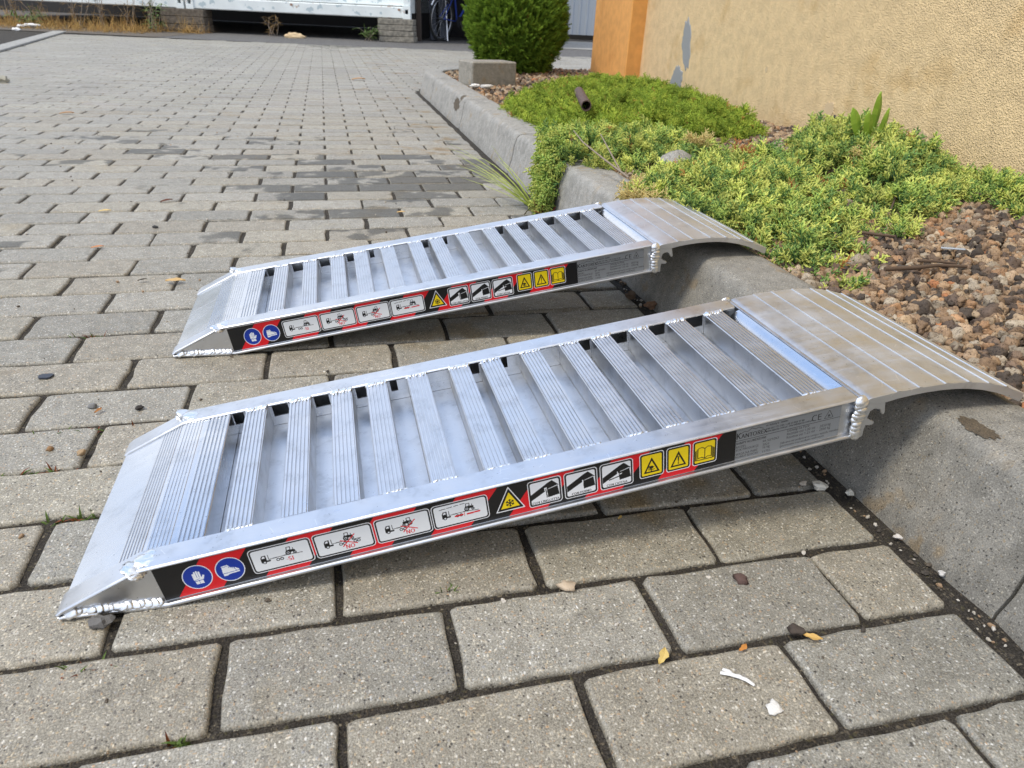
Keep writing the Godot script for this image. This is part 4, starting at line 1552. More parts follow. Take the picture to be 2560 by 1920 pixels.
# a creeping juniper: clumps of sprigs over the ground inside an outline, on spreading branches
func juniper(called: String, label: String, group: String, poly: Array, sprigs: Array, height: float, gap: float, per: int, size: float, sd: int, core: Vector2, ground: Callable, brown := 0.012) -> void:
	rng.seed = sd
	var at := Vector3(core.x, ground.call(core.x, core.y), core.y)
	var root := thing(called, at, label, "shrub", group)
	var lo := Vector2(1e9, 1e9)
	var hi := -lo
	for p in poly:
		lo = lo.min(p)
		hi = hi.max(p)
	var cells := {}
	var clumps := []
	var tries := int((hi.x - lo.x) * (hi.y - lo.y) / (gap * gap) * 9.0)
	for k in tries:
		var p := Vector2(rng.randf_range(lo.x, hi.x), rng.randf_range(lo.y, hi.y))
		if not inside(p, poly):
			continue
		var key := Vector2i(int(floor(p.x / gap)), int(floor(p.y / gap)))
		var ok := true
		for a in range(-1, 2):
			for b in range(-1, 2):
				var q = cells.get(key + Vector2i(a, b))
				if q != null and q.distance_to(p) < gap * 0.82:
					ok = false
		if ok:
			cells[key] = p
			clumps.append(p)
	var sets := []
	for k in sprigs.size():
		sets.append([[], []])
	var nz := FastNoiseLite.new()
	nz.seed = sd
	nz.frequency = 3.2
	for p in clumps:
		var e: float = clampf(edge_dist(p, poly) / 0.16, 0.0, 1.0)
		var hgt: float = height * (0.28 + 0.72 * sqrt(e)) * (0.72 + 0.55 * nz.get_noise_2d(p.x * 2.0, p.y * 2.0) + 0.28 * rng.randf())
		var away: Vector2 = (p - core)
		away = away.normalized() * clampf(away.length() * 1.6, 0.2, 1.0)
		var lean := Vector3(away.x, 0, away.y) * lerpf(1.05, 0.55, e)
		var c0 := Vector3(p.x, ground.call(p.x, p.y) + maxf(hgt - size * 0.55, 0.004), p.y)
		var tint := rng.randf_range(0.78, 1.12)
		var axis := (Vector3(0, 1, 0) + lean * 0.55 + Vector3(rng.randfn(), 0, rng.randfn()) * 0.15).normalized()
		var big := rng.randf_range(0.82, 1.2)
		for k in per:
			var q := Vector3(rng.randfn(), rng.randfn(), rng.randfn()).normalized()
			var y := (q * 0.95 + axis * rng.randf_range(0.35, 1.1)).normalized()
			if y.y < -0.1:
				y = (y + Vector3(0, 0.5, 0)).normalized()
			var x := y.cross(Vector3(rng.randfn(), rng.randfn(), rng.randfn())).normalized()
			var z := x.cross(y)
			var sz := size * big * rng.randf_range(0.75, 1.15)
			var o := axis * rng.randf_range(-0.030, 0.0) + q * 0.008
			var dir := Vector3.ZERO
			var m := rng.randi() % (sprigs.size() - 1)
			if rng.randf() < brown:
				m = sprigs.size() - 1
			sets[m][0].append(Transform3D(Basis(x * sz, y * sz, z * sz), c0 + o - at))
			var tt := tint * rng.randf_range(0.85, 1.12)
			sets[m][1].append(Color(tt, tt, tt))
	var fol := Node3D.new()
	fol.name = "foliage"
	root.add_child(fol)
	for k in sprigs.size():
		if sets[k][0].size() > 0:
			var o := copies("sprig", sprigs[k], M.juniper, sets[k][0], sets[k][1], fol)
			o.set_meta("kind", "stuff")
	# woody branches creeping from the core
	var nb := 14
	for k in nb:
		if clumps.is_empty():
			break
		var p: Vector2 = clumps[rng.randi() % clumps.size()]
		var mb := MB.new()
		var pts := []
		var rad := []
		for i in 6:
			var f := i / 5.0
			var q := core.lerp(p, f) + Vector2(rng.randfn(0, 0.012), rng.randfn(0, 0.012))
			pts.append(Vector3(q.x, ground.call(q.x, q.y) + 0.012 + height * 0.35 * f * rng.randf_range(0.6, 1.2), q.y) - at)
			rad.append(lerpf(0.006, 0.0018, f))
		mb.tube(pts, rad, 5)
		put(mb, "branch", M.bark, root)

func blade(mb: MB, a: Vector3, dir: Vector3, ln: float, w: float, droop: float, c0: Color, c1: Color, seg := 6) -> void:
	var pts := []
	var p := a
	var d := dir.normalized()
	for i in seg + 1:
		pts.append(p)
		p += d * ln / seg
		d = (d + Vector3(0, -droop / seg, 0)).normalized()
	for i in seg:
		var f0 := float(i) / seg
		var f1 := float(i + 1) / seg
		var t: Vector3 = (pts[i + 1] - pts[i]).normalized()
		var s := t.cross(Vector3(0.1, 1, 0.2)).normalized()
		var u := s.cross(t).normalized()
		if u.y < 0:
			u = -u
		var w0 := w * (1.0 - pow(f0, 2.0))
		var w1 := w * (1.0 - pow(f1, 2.0))
		var lift := u * w * 0.25
		mb.col = c0.lerp(c1, f0)
		mb.squad(pts[i] - s * w0, pts[i] - lift, pts[i + 1] - lift, pts[i + 1] - s * w1, (u + s * 0.4).normalized(), u, u, (u + s * 0.4).normalized())
		mb.squad(pts[i] + s * w0, pts[i] - lift, pts[i + 1] - lift, pts[i + 1] + s * w1, (u - s * 0.4).normalized(), u, u, (u - s * 0.4).normalized())
	mb.col = Color.WHITE

func plants() -> void:
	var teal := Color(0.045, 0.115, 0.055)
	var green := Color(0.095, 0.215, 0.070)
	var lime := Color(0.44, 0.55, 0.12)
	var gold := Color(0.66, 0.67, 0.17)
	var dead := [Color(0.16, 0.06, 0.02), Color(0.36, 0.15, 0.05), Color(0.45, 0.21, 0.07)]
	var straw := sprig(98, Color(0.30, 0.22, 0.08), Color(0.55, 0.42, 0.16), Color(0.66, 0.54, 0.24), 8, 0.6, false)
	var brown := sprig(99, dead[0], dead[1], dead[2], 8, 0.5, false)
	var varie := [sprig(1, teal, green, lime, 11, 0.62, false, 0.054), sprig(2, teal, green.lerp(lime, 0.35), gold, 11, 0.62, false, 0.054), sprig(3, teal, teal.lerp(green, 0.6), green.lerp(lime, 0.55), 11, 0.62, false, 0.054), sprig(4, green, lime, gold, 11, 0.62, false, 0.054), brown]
	var fresh := [sprig(11, Color(0.12, 0.19, 0.020), Color(0.18, 0.28, 0.030), Color(0.34, 0.44, 0.06), 10, 0.7, false, 0.045), sprig(12, Color(0.14, 0.21, 0.022), Color(0.22, 0.32, 0.035), Color(0.42, 0.48, 0.07), 10, 0.75, false, 0.045), sprig(13, Color(0.10, 0.17, 0.020), Color(0.14, 0.23, 0.026), Color(0.25, 0.34, 0.05), 10, 0.7, false, 0.045), brown]
	var by := func(x: float, z: float) -> float: return bed_y(x, z)
	var over := func(x: float, z: float) -> float:
		if x > KX + 0.16:
			return bed_y(x, z)
		if x > KX + 0.035:
			return KH
		return maxf(0.0, KH - (KX + 0.045 - x) * 2.4)
	juniper("creeping_juniper", "bright green creeping juniper mat between the pilaster and the rusty pipe", "creeping junipers in the bed", [Vector2(0.84, -2.70), Vector2(1.00, -3.15), Vector2(1.12, -3.35), Vector2(1.42, -3.72), Vector2(1.70, -3.55), Vector2(1.93, -3.45), Vector2(1.93, -2.97), Vector2(1.84, -2.42), Vector2(1.66, -1.98), Vector2(1.45, -1.88), Vector2(1.2, -1.98), Vector2(0.97, -1.98), Vector2(0.86, -2.1)], fresh, 0.085, 0.052, 26, 0.042, 61, Vector2(1.45, -2.75), by, 0.02)
	juniper("creeping_juniper", "yellow tipped juniper sprawling over the kerb behind the far ramp", "creeping junipers in the bed", [Vector2(0.76, -1.66), Vector2(0.80, -1.92), Vector2(0.92, -2.02), Vector2(1.10, -1.98), Vector2(1.28, -1.90), Vector2(1.33, -1.66), Vector2(1.20, -1.48), Vector2(0.98, -1.46), Vector2(0.88, -1.48), Vector2(0.76, -1.52)], varie, 0.088, 0.054, 28, 0.043, 62, Vector2(1.12, -1.70), over)
	juniper("creeping_juniper", "wide yellow tipped juniper with browned sprigs between the far lip and the wall", "creeping junipers in the bed", [Vector2(0.86, -1.22), Vector2(0.98, -1.40), Vector2(1.18, -1.50), Vector2(1.38, -1.66), Vector2(1.44, -1.44), Vector2(1.34, -1.18), Vector2(1.26, -1.02), Vector2(1.30, -0.84), Vector2(1.27, -0.78), Vector2(1.18, -0.86), Vector2(1.08, -0.80), Vector2(1.13, -0.70), Vector2(1.10, -0.66), Vector2(1.02, -0.70), Vector2(0.96, -0.57), Vector2(0.93, -0.58), Vector2(0.92, -0.72), Vector2(0.90, -0.84), Vector2(0.84, -0.98), Vector2(0.78, -1.06)], varie, 0.088, 0.054, 28, 0.043, 63, Vector2(1.14, -1.14), over, 0.03)
	juniper("creeping_juniper", "dark green juniper with yellow tips against the tan wall", "creeping junipers in the bed", [Vector2(1.42, -1.46), Vector2(1.55, -1.62), Vector2(1.72, -1.84), Vector2(1.86, -1.98), Vector2(1.83, -1.45), Vector2(1.80, -1.22), Vector2(1.66, -1.16), Vector2(1.55, -0.98), Vector2(1.44, -0.90), Vector2(1.32, -0.88), Vector2(1.36, -1.08)], varie, 0.115, 0.056, 28, 0.046, 64, Vector2(1.66, -1.45), by, 0.01)
	juniper("creeping_juniper", "juniper running out of the picture along the wall, right of the dock leaves", "creeping junipers in the bed", [Vector2(1.68, -1.14), Vector2(1.82, -1.20), Vector2(1.83, -0.70), Vector2(1.70, -0.66), Vector2(1.62, -0.80), Vector2(1.60, -0.96)], varie, 0.100, 0.056, 28, 0.045, 65, Vector2(1.76, -0.95), by, 0.02)
	# the branch that hangs down the kerb face
	rng.seed = 71
	var root := thing("trailing_branch", Vector3(0.80, KH, -1.66), "juniper branch with yellow tips hanging down the kerb face", "shrub", "creeping junipers in the bed")
	var hang := [[], []]
	for k in 330:
		var f := pow(rng.randf(), 0.8)
		var z := lerpf(-1.66, -1.53, f) + rng.randfn(0, 0.045 * (1.0 - 0.45 * f))
		var y := lerpf(0.185, 0.03, f) + rng.randfn(0, 0.016)
		var x := KX - 0.012 + 0.045 * clampf((y - 0.02) / 0.13, 0, 1.3) + rng.randf_range(-0.035, 0.01)
		var d := (Vector3(rng.randf_range(-0.9, -0.1), rng.randf_range(-0.9, 0.5), rng.randf_range(-0.2, 0.9))).normalized()
		var xx := d.cross(Vector3(rng.randfn(), rng.randfn(), rng.randfn())).normalized()
		var s := rng.randf_range(0.034, 0.058)
		hang[0].append(Transform3D(Basis(xx * s, d * s, xx.cross(d) * s), Vector3(x, y, z) - root.position - d * s * 0.4))
		var t := rng.randf_range(0.8, 1.1)
		hang[1].append(Color(t, t, t))
	copies("sprig", varie[0], M.juniper, hang[0].slice(0, 170), hang[1].slice(0, 170), root).set_meta("kind", "stuff")
	copies("sprig", varie[1], M.juniper, hang[0].slice(170), hang[1].slice(170), root).set_meta("kind", "stuff")
	var bm := MB.new()
	bm.tube([Vector3(0.10, 0.02, 0.0), Vector3(0.01, 0.05, 0.02), Vector3(-0.055, 0.0, 0.06), Vector3(-0.07, -0.07, 0.11)], [0.005, 0.0045, 0.0035, 0.002], 5)
	put(bm, "branch", M.bark, root)
	# straw-coloured tips at the kerb
	rng.seed = 72
	root = thing("faded_branch", Vector3(0.80, KH, -1.10), "straw coloured faded juniper tips lying on the kerb", "shrub")
	for q in [[0.775, -1.06], [0.755, -1.03], [0.79, -1.10], [0.80, -1.02]]:
		var w := []
		for k in 14:
			var d := Vector3(rng.randf_range(-1.0, 0.2), rng.randf_range(0.0, 0.7), rng.randf_range(-0.4, 0.8)).normalized()
			var xx := d.cross(Vector3(rng.randfn(), rng.randfn(), rng.randfn())).normalized()
			var s := rng.randf_range(0.025, 0.04)
			w.append(Transform3D(Basis(xx * s, d * s, xx.cross(d) * s), Vector3(q[0] + rng.randfn(0, 0.012), KH + 0.012 + rng.randf() * 0.02, q[1] + rng.randfn(0, 0.014)) - root.position))
		copies("sprig", straw, M.juniper, w, [], root).set_meta("kind", "stuff")
	# bare grey twigs over the kerb
	for q in [[[Vector3(0.80, 0.215, -1.60), Vector3(0.785, 0.205, -1.47), Vector3(0.80, 0.185, -1.34), Vector3(0.83, 0.160, -1.24)], "bare grey twig arching over the kerb below the juniper"], [[Vector3(0.86, 0.215, -1.54), Vector3(0.845, 0.19, -1.42), Vector3(0.825, 0.165, -1.28)], "short bare twig standing beside the arching grey twig"]]:
		var mb := MB.new()
		mb.tube(q[0], [0.0016, 0.002, 0.0024, 0.0028].slice(0, q[0].size()), 5)
		tag(put(mb, "bare_twig", M.greybark), q[1], "twig")
	# clipped globe thuja
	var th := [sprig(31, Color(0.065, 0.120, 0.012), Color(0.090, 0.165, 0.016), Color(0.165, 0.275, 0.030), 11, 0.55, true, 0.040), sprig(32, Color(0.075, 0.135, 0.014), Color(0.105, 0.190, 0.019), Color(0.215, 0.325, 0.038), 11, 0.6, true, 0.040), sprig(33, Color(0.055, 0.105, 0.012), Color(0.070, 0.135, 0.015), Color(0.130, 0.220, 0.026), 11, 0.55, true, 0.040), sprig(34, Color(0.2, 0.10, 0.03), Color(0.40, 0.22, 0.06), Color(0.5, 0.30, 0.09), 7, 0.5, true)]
	var bc := far_at(-0.085, 5.24, 0.435)
	root = thing("globe_thuja", Vector3(bc.x, 0.12, bc.z), "dense clipped globe thuja behind the concrete block", "shrub")
	rng.seed = 81
	var ts := [[[], []], [[], []], [[], []], [[], []]]
	var nz := FastNoiseLite.new()
	nz.seed = 4
	nz.frequency = 5.0
	for k in 9500:
		var u := Vector3(rng.randfn(), rng.randfn(), rng.randfn()).normalized()
		var sh := 0.80 + 0.24 * pow(rng.randf(), 0.6)
		var rx := 0.315 * (1.0 - 0.10 * smoothstep(0.0, -1.0, u.y))
		var bump := 1.0 + 0.17 * nz.get_noise_3dv(u * 1.5)
		var p := bc + Vector3(u.x * rx, u.y * 0.345, u.z * rx) * sh * bump
		if p.y < 0.125:
			continue
		var d := (u + Vector3(0, 0.65, 0) + Vector3(rng.randfn(), rng.randfn(), rng.randfn()) * 0.28).normalized()
		var xx := d.cross(u + Vector3(rng.randfn(), rng.randfn(), rng.randfn()) * 0.5).normalized()
		var s := rng.randf_range(0.045, 0.075)
		var m := rng.randi() % 3
		if rng.randf() < 0.012:
			m = 3
			s *= 0.6
		ts[m][0].append(Transform3D(Basis(xx * s, d * s, xx.cross(d) * s), p - root.position - d * s * 0.5))
		var t := rng.randf_range(0.75, 1.15)
		ts[m][1].append(Color(t, t, t))
	var cr := Node3D.new()
	cr.name = "crown"
	root.add_child(cr)
	for m in 4:
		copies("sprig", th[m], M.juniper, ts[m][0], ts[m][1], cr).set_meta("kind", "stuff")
	var tr := MB.new()
	tr.tube([Vector3(0, -0.03, 0), Vector3(0.01, 0.15, 0.0), Vector3(0.0, 0.36, 0.01)], [0.022, 0.018, 0.010], 7)
	put(tr, "trunk", M.bark, root)
	for k in 12:
		var g := k * 2.4
		var mb := MB.new()
		mb.tube([Vector3(0, 0.05 + k * 0.018, 0), Vector3(cos(g) * 0.12, 0.14 + k * 0.024, sin(g) * 0.12), Vector3(cos(g) * 0.22, 0.22 + k * 0.03, sin(g) * 0.22)], [0.007, 0.005, 0.002], 5)
		put(mb, "limb", M.bark, root)
	# long grass weed rooted in the kerb joint
	rng.seed = 91
	root = thing("grass_weed", Vector3(0.690, 0, -1.58), "long bladed pale green grass weed arching from the kerb foot", "weed")
	for k in 17:
		var mb := MB.new()
		mb.colored = true
		var dir := Vector3(-rng.randf_range(0.35, 0.85), rng.randf_range(0.35, 0.85), rng.randf_range(-1.0, -0.1))
		blade(mb, Vector3(rng.randf_range(-0.02, 0.015), 0.004, rng.randf_range(-0.03, 0.02)), dir, rng.randf_range(0.16, 0.33), rng.randf_range(0.0020, 0.0030), rng.randf_range(0.1, 0.8), Color(0.28, 0.34, 0.07), Color(0.55, 0.62, 0.22))
		put(mb, "blade", M.leaf, root)
	for k in 5:
		var mb := MB.new()
		mb.colored = true
		blade(mb, Vector3(rng.randf_range(-0.01, 0.03), 0.004, rng.randf_range(-0.01, 0.06)), Vector3(rng.randf_range(-0.9, 0.1), rng.randf_range(0.3, 0.8), rng.randf_range(-0.3, 0.9)), rng.randf_range(0.05, 0.09), 0.003, 0.6, Color(0.22, 0.05, 0.03), Color(0.16, 0.24, 0.05))
		put(mb, "leaf", M.leaf, root)
	root = thing("willowherb_weed", Vector3(0.700, 0, -1.44), "small red stemmed leafy weed at the kerb foot beside the far ramp", "weed")
	for k in 26:
		var mb := MB.new()
		mb.colored = true
		var f := k / 26.0
		var red := rng.randf() < 0.35
		blade(mb, Vector3(rng.randfn(0, 0.018), 0.003, -0.08 + 0.16 * f + rng.randfn(0, 0.01)), Vector3(rng.randf_range(-0.9, 0.5), rng.randf_range(0.3, 0.9), rng.randfn(0, 0.6)), rng.randf_range(0.03, 0.06), rng.randf_range(0.0025, 0.004), 0.8, Color(0.14, 0.10, 0.03) if not red else Color(0.20, 0.04, 0.03), Color(0.12, 0.22, 0.05) if not red else Color(0.28, 0.07, 0.06), 4)
		put(mb, "leaf", M.leaf, root)
	# dock leaves
	rng.seed = 95
	root = thing("dock_plant", Vector3(1.62, bed_y(1.62, -1.40), -1.40), "broad smooth dock leaves standing in the juniper by the wall", "weed")
	for q in [[Vector3(0.10, 1.0, -0.02), 0.120, 0.019], [Vector3(-0.16, 1.0, 0.15), 0.070, 0.019], [Vector3(-0.42, 1.0, 0.05), 0.085, 0.018], [Vector3(0.28, 1.0, 0.1), 0.080, 0.013]]:
		var mb := MB.new()
		mb.colored = true
		var d: Vector3 = q[0].normalized()
		var s := d.cross(Vector3(0.3, 0.0, 1.0)).normalized()
		var u := d.cross(s).normalized()
		var last := []
		var base := Vector3(d.x * 0.09, 0.095, d.z * 0.09)
		for i in 9:
			var f := i / 8.0
			var w: float = q[2] * pow(maxf(sin(PI * pow(clampf(f * 0.97 + 0.03, 0, 1), 1.15)), 0.0), 0.7) + 0.0012
			var c: Vector3 = base + d * q[1] * f + u * 0.012 * f * f
			var rowp := [c - s * w + u * 0.004, c, c + s * w + u * 0.004]
			if i > 0:
				for e in 2:
					mb.col = Color(0.20, 0.33, 0.04).lerp(Color(0.28, 0.42, 0.06), rng.randf())
					mb.quad(last[e], last[e + 1], rowp[e + 1], rowp[e], u)
			last = rowp
		put(mb, "leaf", M.leaf, root)
	# brown dead sprigs
	for q in [[Vector3(1.52, 0.20, -1.26), 0.06, "fan of dry brown juniper needles below the dock leaves", 0], [Vector3(1.20, 0.19, -1.36), 0.05, "rust brown dead sprig in the wide juniper, left of the dock leaves", 1], [Vector3(1.17, 0.20, -1.55), 0.05, "pale brown dead sprig at the back of the wide juniper", 2]]:
		rng.seed = 120 + q[3]
		root = thing("dead_sprig", q[0] - Vector3(0, 0.04, 0), q[2], "sprig")
		var w := []
		for k in 22:
			var d := Vector3(rng.randf_range(-1, 1), rng.randf_range(0.1, 1.0), rng.randf_range(-0.3, 1.0)).normalized()
			var xx := d.cross(Vector3(rng.randfn(), rng.randfn(), rng.randfn())).normalized()
			var s: float = q[1] * rng.randf_range(0.6, 1.0)
			w.append(Transform3D(Basis(xx * s, d * s, xx.cross(d) * s), Vector3(0, 0.03, 0) + Vector3(rng.randfn(), rng.randfn() * 0.4, rng.randfn()) * 0.012))
		copies("needles", straw if q[3] != 1 else brown, M.juniper, w, [], root).set_meta("kind", "stuff")
	# moss and tiny weeds in the joints
	rng.seed = 131
	var spots := [[-0.235, -0.082, "tiny red stemmed weed in the joint left of the near ramp's nose", 0.045, 14], [-0.115, -0.088, "green tuft in the joint just below the near ramp's nose", 0.02, 9], [-0.26, 0.012, "small green and red weed in the lower left joint", 0.05, 16], [0.20, -0.118, "little green weed at the joint below the warning strip", 0.014, 12], [-0.02, 0.0, "speck of green weed in the joint at the bottom centre", 0.012, 7], [-0.215, -0.495, "mossy tuft in the joint left of the near ramp", 0.05, 14], [-0.245, -0.405, "reddish moss strip in the joint beside the near ramp's plate", 0.05, 12], [-0.185, -0.305, "green moss between pavers left of the near ramp", 0.04, 12], [-0.30, -0.81, "mossy joint patch left of the far ramp's nose", 0.05, 10]]
	for q in spots:
		root = thing("joint_weed", Vector3(q[0], 0, q[1]), q[2], "weed", "weeds in the paving joints")
		for k in q[4] * 2:
			var mb := MB.new()
			mb.colored = true
			var red := rng.randf() < 0.35
			blade(mb, Vector3(rng.randfn(0, q[3] * 0.5), -0.007, rng.randfn(0, 0.002)), Vector3(rng.randfn(), rng.randf_range(0.4, 1.2), rng.randfn() * 0.5), rng.randf_range(0.009, 0.018), 0.0014, 0.9, Color(0.12, 0.05, 0.02) if red else Color(0.06, 0.09, 0.02), Color(0.22, 0.06, 0.03) if red else Color(0.12, 0.19, 0.05), 3)
			put(mb, "leaf", M.leaf, root)

# ------------------------------------------------------------------ far yard
func far_basis() -> Basis:
	return Basis(EX, Vector3.UP, -EF)

func sheet(called: String, m: Material, r0: float, r1: float, d0: float, d1: float, y: float) -> void:
	var mb := MB.new()
	mb.quad(far_at(r0, d0, y), far_at(r1, d0, y), far_at(r1, d1, y), far_at(r0, d1, y), Vector3.UP)
	put(mb, called, m).set_meta("kind", "structure")

func beams(at: Vector3, wide: float, n: int, high: float, m: Material, label: String, sd: int) -> void:
	rng.seed = sd
	for k in n:
		var root := thing("timber_beam", at + Vector3(0, k * high, 0), label % (["bottom", "second", "third", "topmost"][k] if n > 3 else ["bottom", "middle", "topmost"][k]), "beam", "timber packing under the containers")
		var mb := MB.new()
		mb.box(Transform3D(far_basis() * Basis(Vector3.UP, rng.randfn(0, 0.02)), Vector3(rng.randfn(0, 0.008), high * 0.5, 0) ), Vector3(wide, high - 0.004, 0.34), 0.006)
		put(mb, "beam", m, root)

func container(at_r: float, wide: float, label: String, right_end: bool) -> void:
	var d := 12.10
	var root := thing("shipping_container", far_at(at_r + wide * 0.5, d, 0.318), label, "container", "white containers on timber packing")
	var B := far_basis()
	var P := func(called: String, c: Vector3, s: Vector3, m: Material, bev := 0.006) -> MeshInstance3D:
		var mb := MB.new()
		mb.box(Transform3D(B, B * c), s, bev)
		return put(mb, called, m, root)
	P.call("body", Vector3(0, 1.28, -3.1), Vector3(wide - 0.03, 2.40, 6.0), M.container)
	P.call("bottom_rail", Vector3(0, 0.085, -0.03), Vector3(wide - 0.22, 0.16, 0.10), M.container, 0.012)
	P.call("rail_lip", Vector3(0, 0.182, -0.055), Vector3(wide - 0.22, 0.016, 0.09), M.container, 0.003)
	P.call("top_rail", Vector3(0, 2.47, -0.03), Vector3(wide - 0.22, 0.14, 0.10), M.container, 0.01)
	for sd in [-1.0, 1.0]:
		P.call("corner_post", Vector3(sd * (wide * 0.5 - 0.055), 1.28, -0.045), Vector3(0.11, 2.2, 0.11), M.container)
		# corner casting: a frame of four bars round its slot
		var c := Node3D.new()
		c.name = "corner_casting"
		root.add_child(c, true)
		var cx: float = sd * (wide * 0.5 - 0.06)
		for q in [[Vector3(cx, 0.035, -0.02), Vector3(0.12, 0.07, 0.12)], [Vector3(cx, 0.155, -0.02), Vector3(0.12, 0.05, 0.12)], [Vector3(cx - 0.042, 0.10, -0.02), Vector3(0.036, 0.064, 0.12)], [Vector3(cx + 0.042, 0.10, -0.02), Vector3(0.036, 0.064, 0.12)]]:
			var mb := MB.new()
			mb.box(Transform3D(B, B * q[0]), q[1], 0.003)
			put(mb, "casting_bar", M.container, c)
		P.call("casting_back", Vector3(cx, 0.10, -0.09), Vector3(0.118, 0.16, 0.02), M.black)
	if right_end:
		# a shallow panel set into the end, the shadow line below it painted as a black strip
		for q in [[Vector3(-0.02, 0.268, -0.088), Vector3(1.12, 0.022, 0.05)], [Vector3(-0.57, 0.55, -0.088), Vector3(0.022, 0.54, 0.05)], [Vector3(0.53, 0.55, -0.088), Vector3(0.022, 0.54, 0.05)]]:
			P.call("panel_frame", q[0], q[1], M.container, 0.003)
		P.call("panel_shadow_strip", Vector3(-0.02, 0.248, -0.092), Vector3(1.08, 0.016, 0.03), M.black, 0.001)
	else:
		for k in 6:
			P.call("panel_rib", Vector3(-wide * 0.5 + 0.4 + k * 0.45, 1.3, -0.085), Vector3(0.10, 2.1, 0.04), M.container, 0.012)

func bicycle() -> void:
	var root := thing("bicycle", far_at(-1.25, 13.55), "parked bicycle with a blue frame in the dark shelter", "bicycle")
	root.basis = far_basis() * Basis(Vector3.UP, deg_to_rad(62)) * Basis(Vector3(1, 0, 0), deg_to_rad(5))
	var tube := func(called: String, pts: Array, rad: float, m: Material, par: Node) -> MeshInstance3D:
		var mb := MB.new()
		var rr := []
		for p in pts:
			rr.append(rad)
		mb.tube(pts, rr, 7)
		return put(mb, called, m, par)
	for wx in [-0.52, 0.52]:
		var w := Node3D.new()
		w.name = "wheel"
		root.add_child(w, true)
		w.position = Vector3(wx, 0.34, 0)
		var ring := func(r0: float, th: float, called: String, m: Material) -> void:
			var pts := []
			for k in 33:
				pts.append(Vector3(cos(TAU * k / 32.0), sin(TAU * k / 32.0), 0) * r0)
			tube.call(called, pts, th, m, w)
		ring.call(0.322, 0.019, "tyre", M.tyre)
		ring.call(0.292, 0.011, "rim", M.steel)
		for k in 16:
			var g := TAU * k / 16.0
			tube.call("spoke", [Vector3(0, 0, 0.02 if k % 2 else -0.02), Vector3(cos(g), sin(g), 0) * 0.29], 0.0016, M.steel, w)
		tube.call("hub", [Vector3(0, 0, -0.05), Vector3(0, 0, 0.05)], 0.022, M.steel, w)
	var bb := Vector3(-0.05, 0.30, 0)
	var seat := Vector3(-0.20, 0.78, 0)
	var head := Vector3(0.36, 0.80, 0)
	var low := Vector3(0.385, 0.70, 0)
	tube.call("down_tube", [bb, low], 0.019, M.blue, root)
	tube.call("top_tube", [Vector3(-0.18, 0.72, 0), head], 0.016, M.blue, root)
	tube.call("seat_tube", [bb, seat], 0.016, M.blue, root)
	for z in [-0.055, 0.055]:
		tube.call("chain_stay", [bb, Vector3(-0.52, 0.34, z)], 0.010, M.blue, root)
		tube.call("seat_stay", [Vector3(-0.18, 0.70, 0), Vector3(-0.52, 0.34, z)], 0.008, M.blue, root)
		tube.call("fork_blade", [low, Vector3(0.42, 0.60, z), Vector3(0.52, 0.34, z)], 0.012, M.steel, root)
	tube.call("steerer", [low, Vector3(0.33, 0.95, 0)], 0.016, M.black, root)
	tube.call("handlebar", [Vector3(0.30, 0.98, -0.30), Vector3(0.34, 0.96, 0), Vector3(0.30, 0.98, 0.30)], 0.012, M.black, root)
	tube.call("crank", [bb + Vector3(0, 0, 0.07), bb + Vector3(0.10, -0.13, 0.08)], 0.010, M.steel, root)
	tube.call("crank", [bb + Vector3(0, 0, -0.07), bb + Vector3(-0.10, 0.13, -0.08)], 0.010, M.steel, root)
	tube.call("chainring", [bb + Vector3(0, 0, 0.045), bb + Vector3(0, 0, 0.055)], 0.09, M.black, root)
	tube.call("pedal", [bb + Vector3(0.10, -0.13, 0.08), bb + Vector3(0.10, -0.13, 0.17)], 0.022, M.black, root)
	tube.call("pedal", [bb + Vector3(-0.10, 0.13, -0.08), bb + Vector3(-0.10, 0.13, -0.17)], 0.022, M.black, root)
	var sd := MB.new()
	lump(sd, Transform3D(Basis(), seat + Vector3(-0.03, 0.04, 0)), Vector3(0.13, 0.03, 0.075), 0.2, 2, 6)
	put(sd, "saddle", M.black, root)
	for q in [[-0.52, 0.9, 2.6], [0.52, 0.5, 2.2]]:
		var pts := []
		for k in 14:
			var g := lerpf(q[1], q[2], k / 13.0)
			pts.append(Vector3(q[0] + cos(g) * 0.365, 0.34 + sin(g) * 0.365, 0))
		tube.call("mudguard", pts, 0.022, M.steel, root)

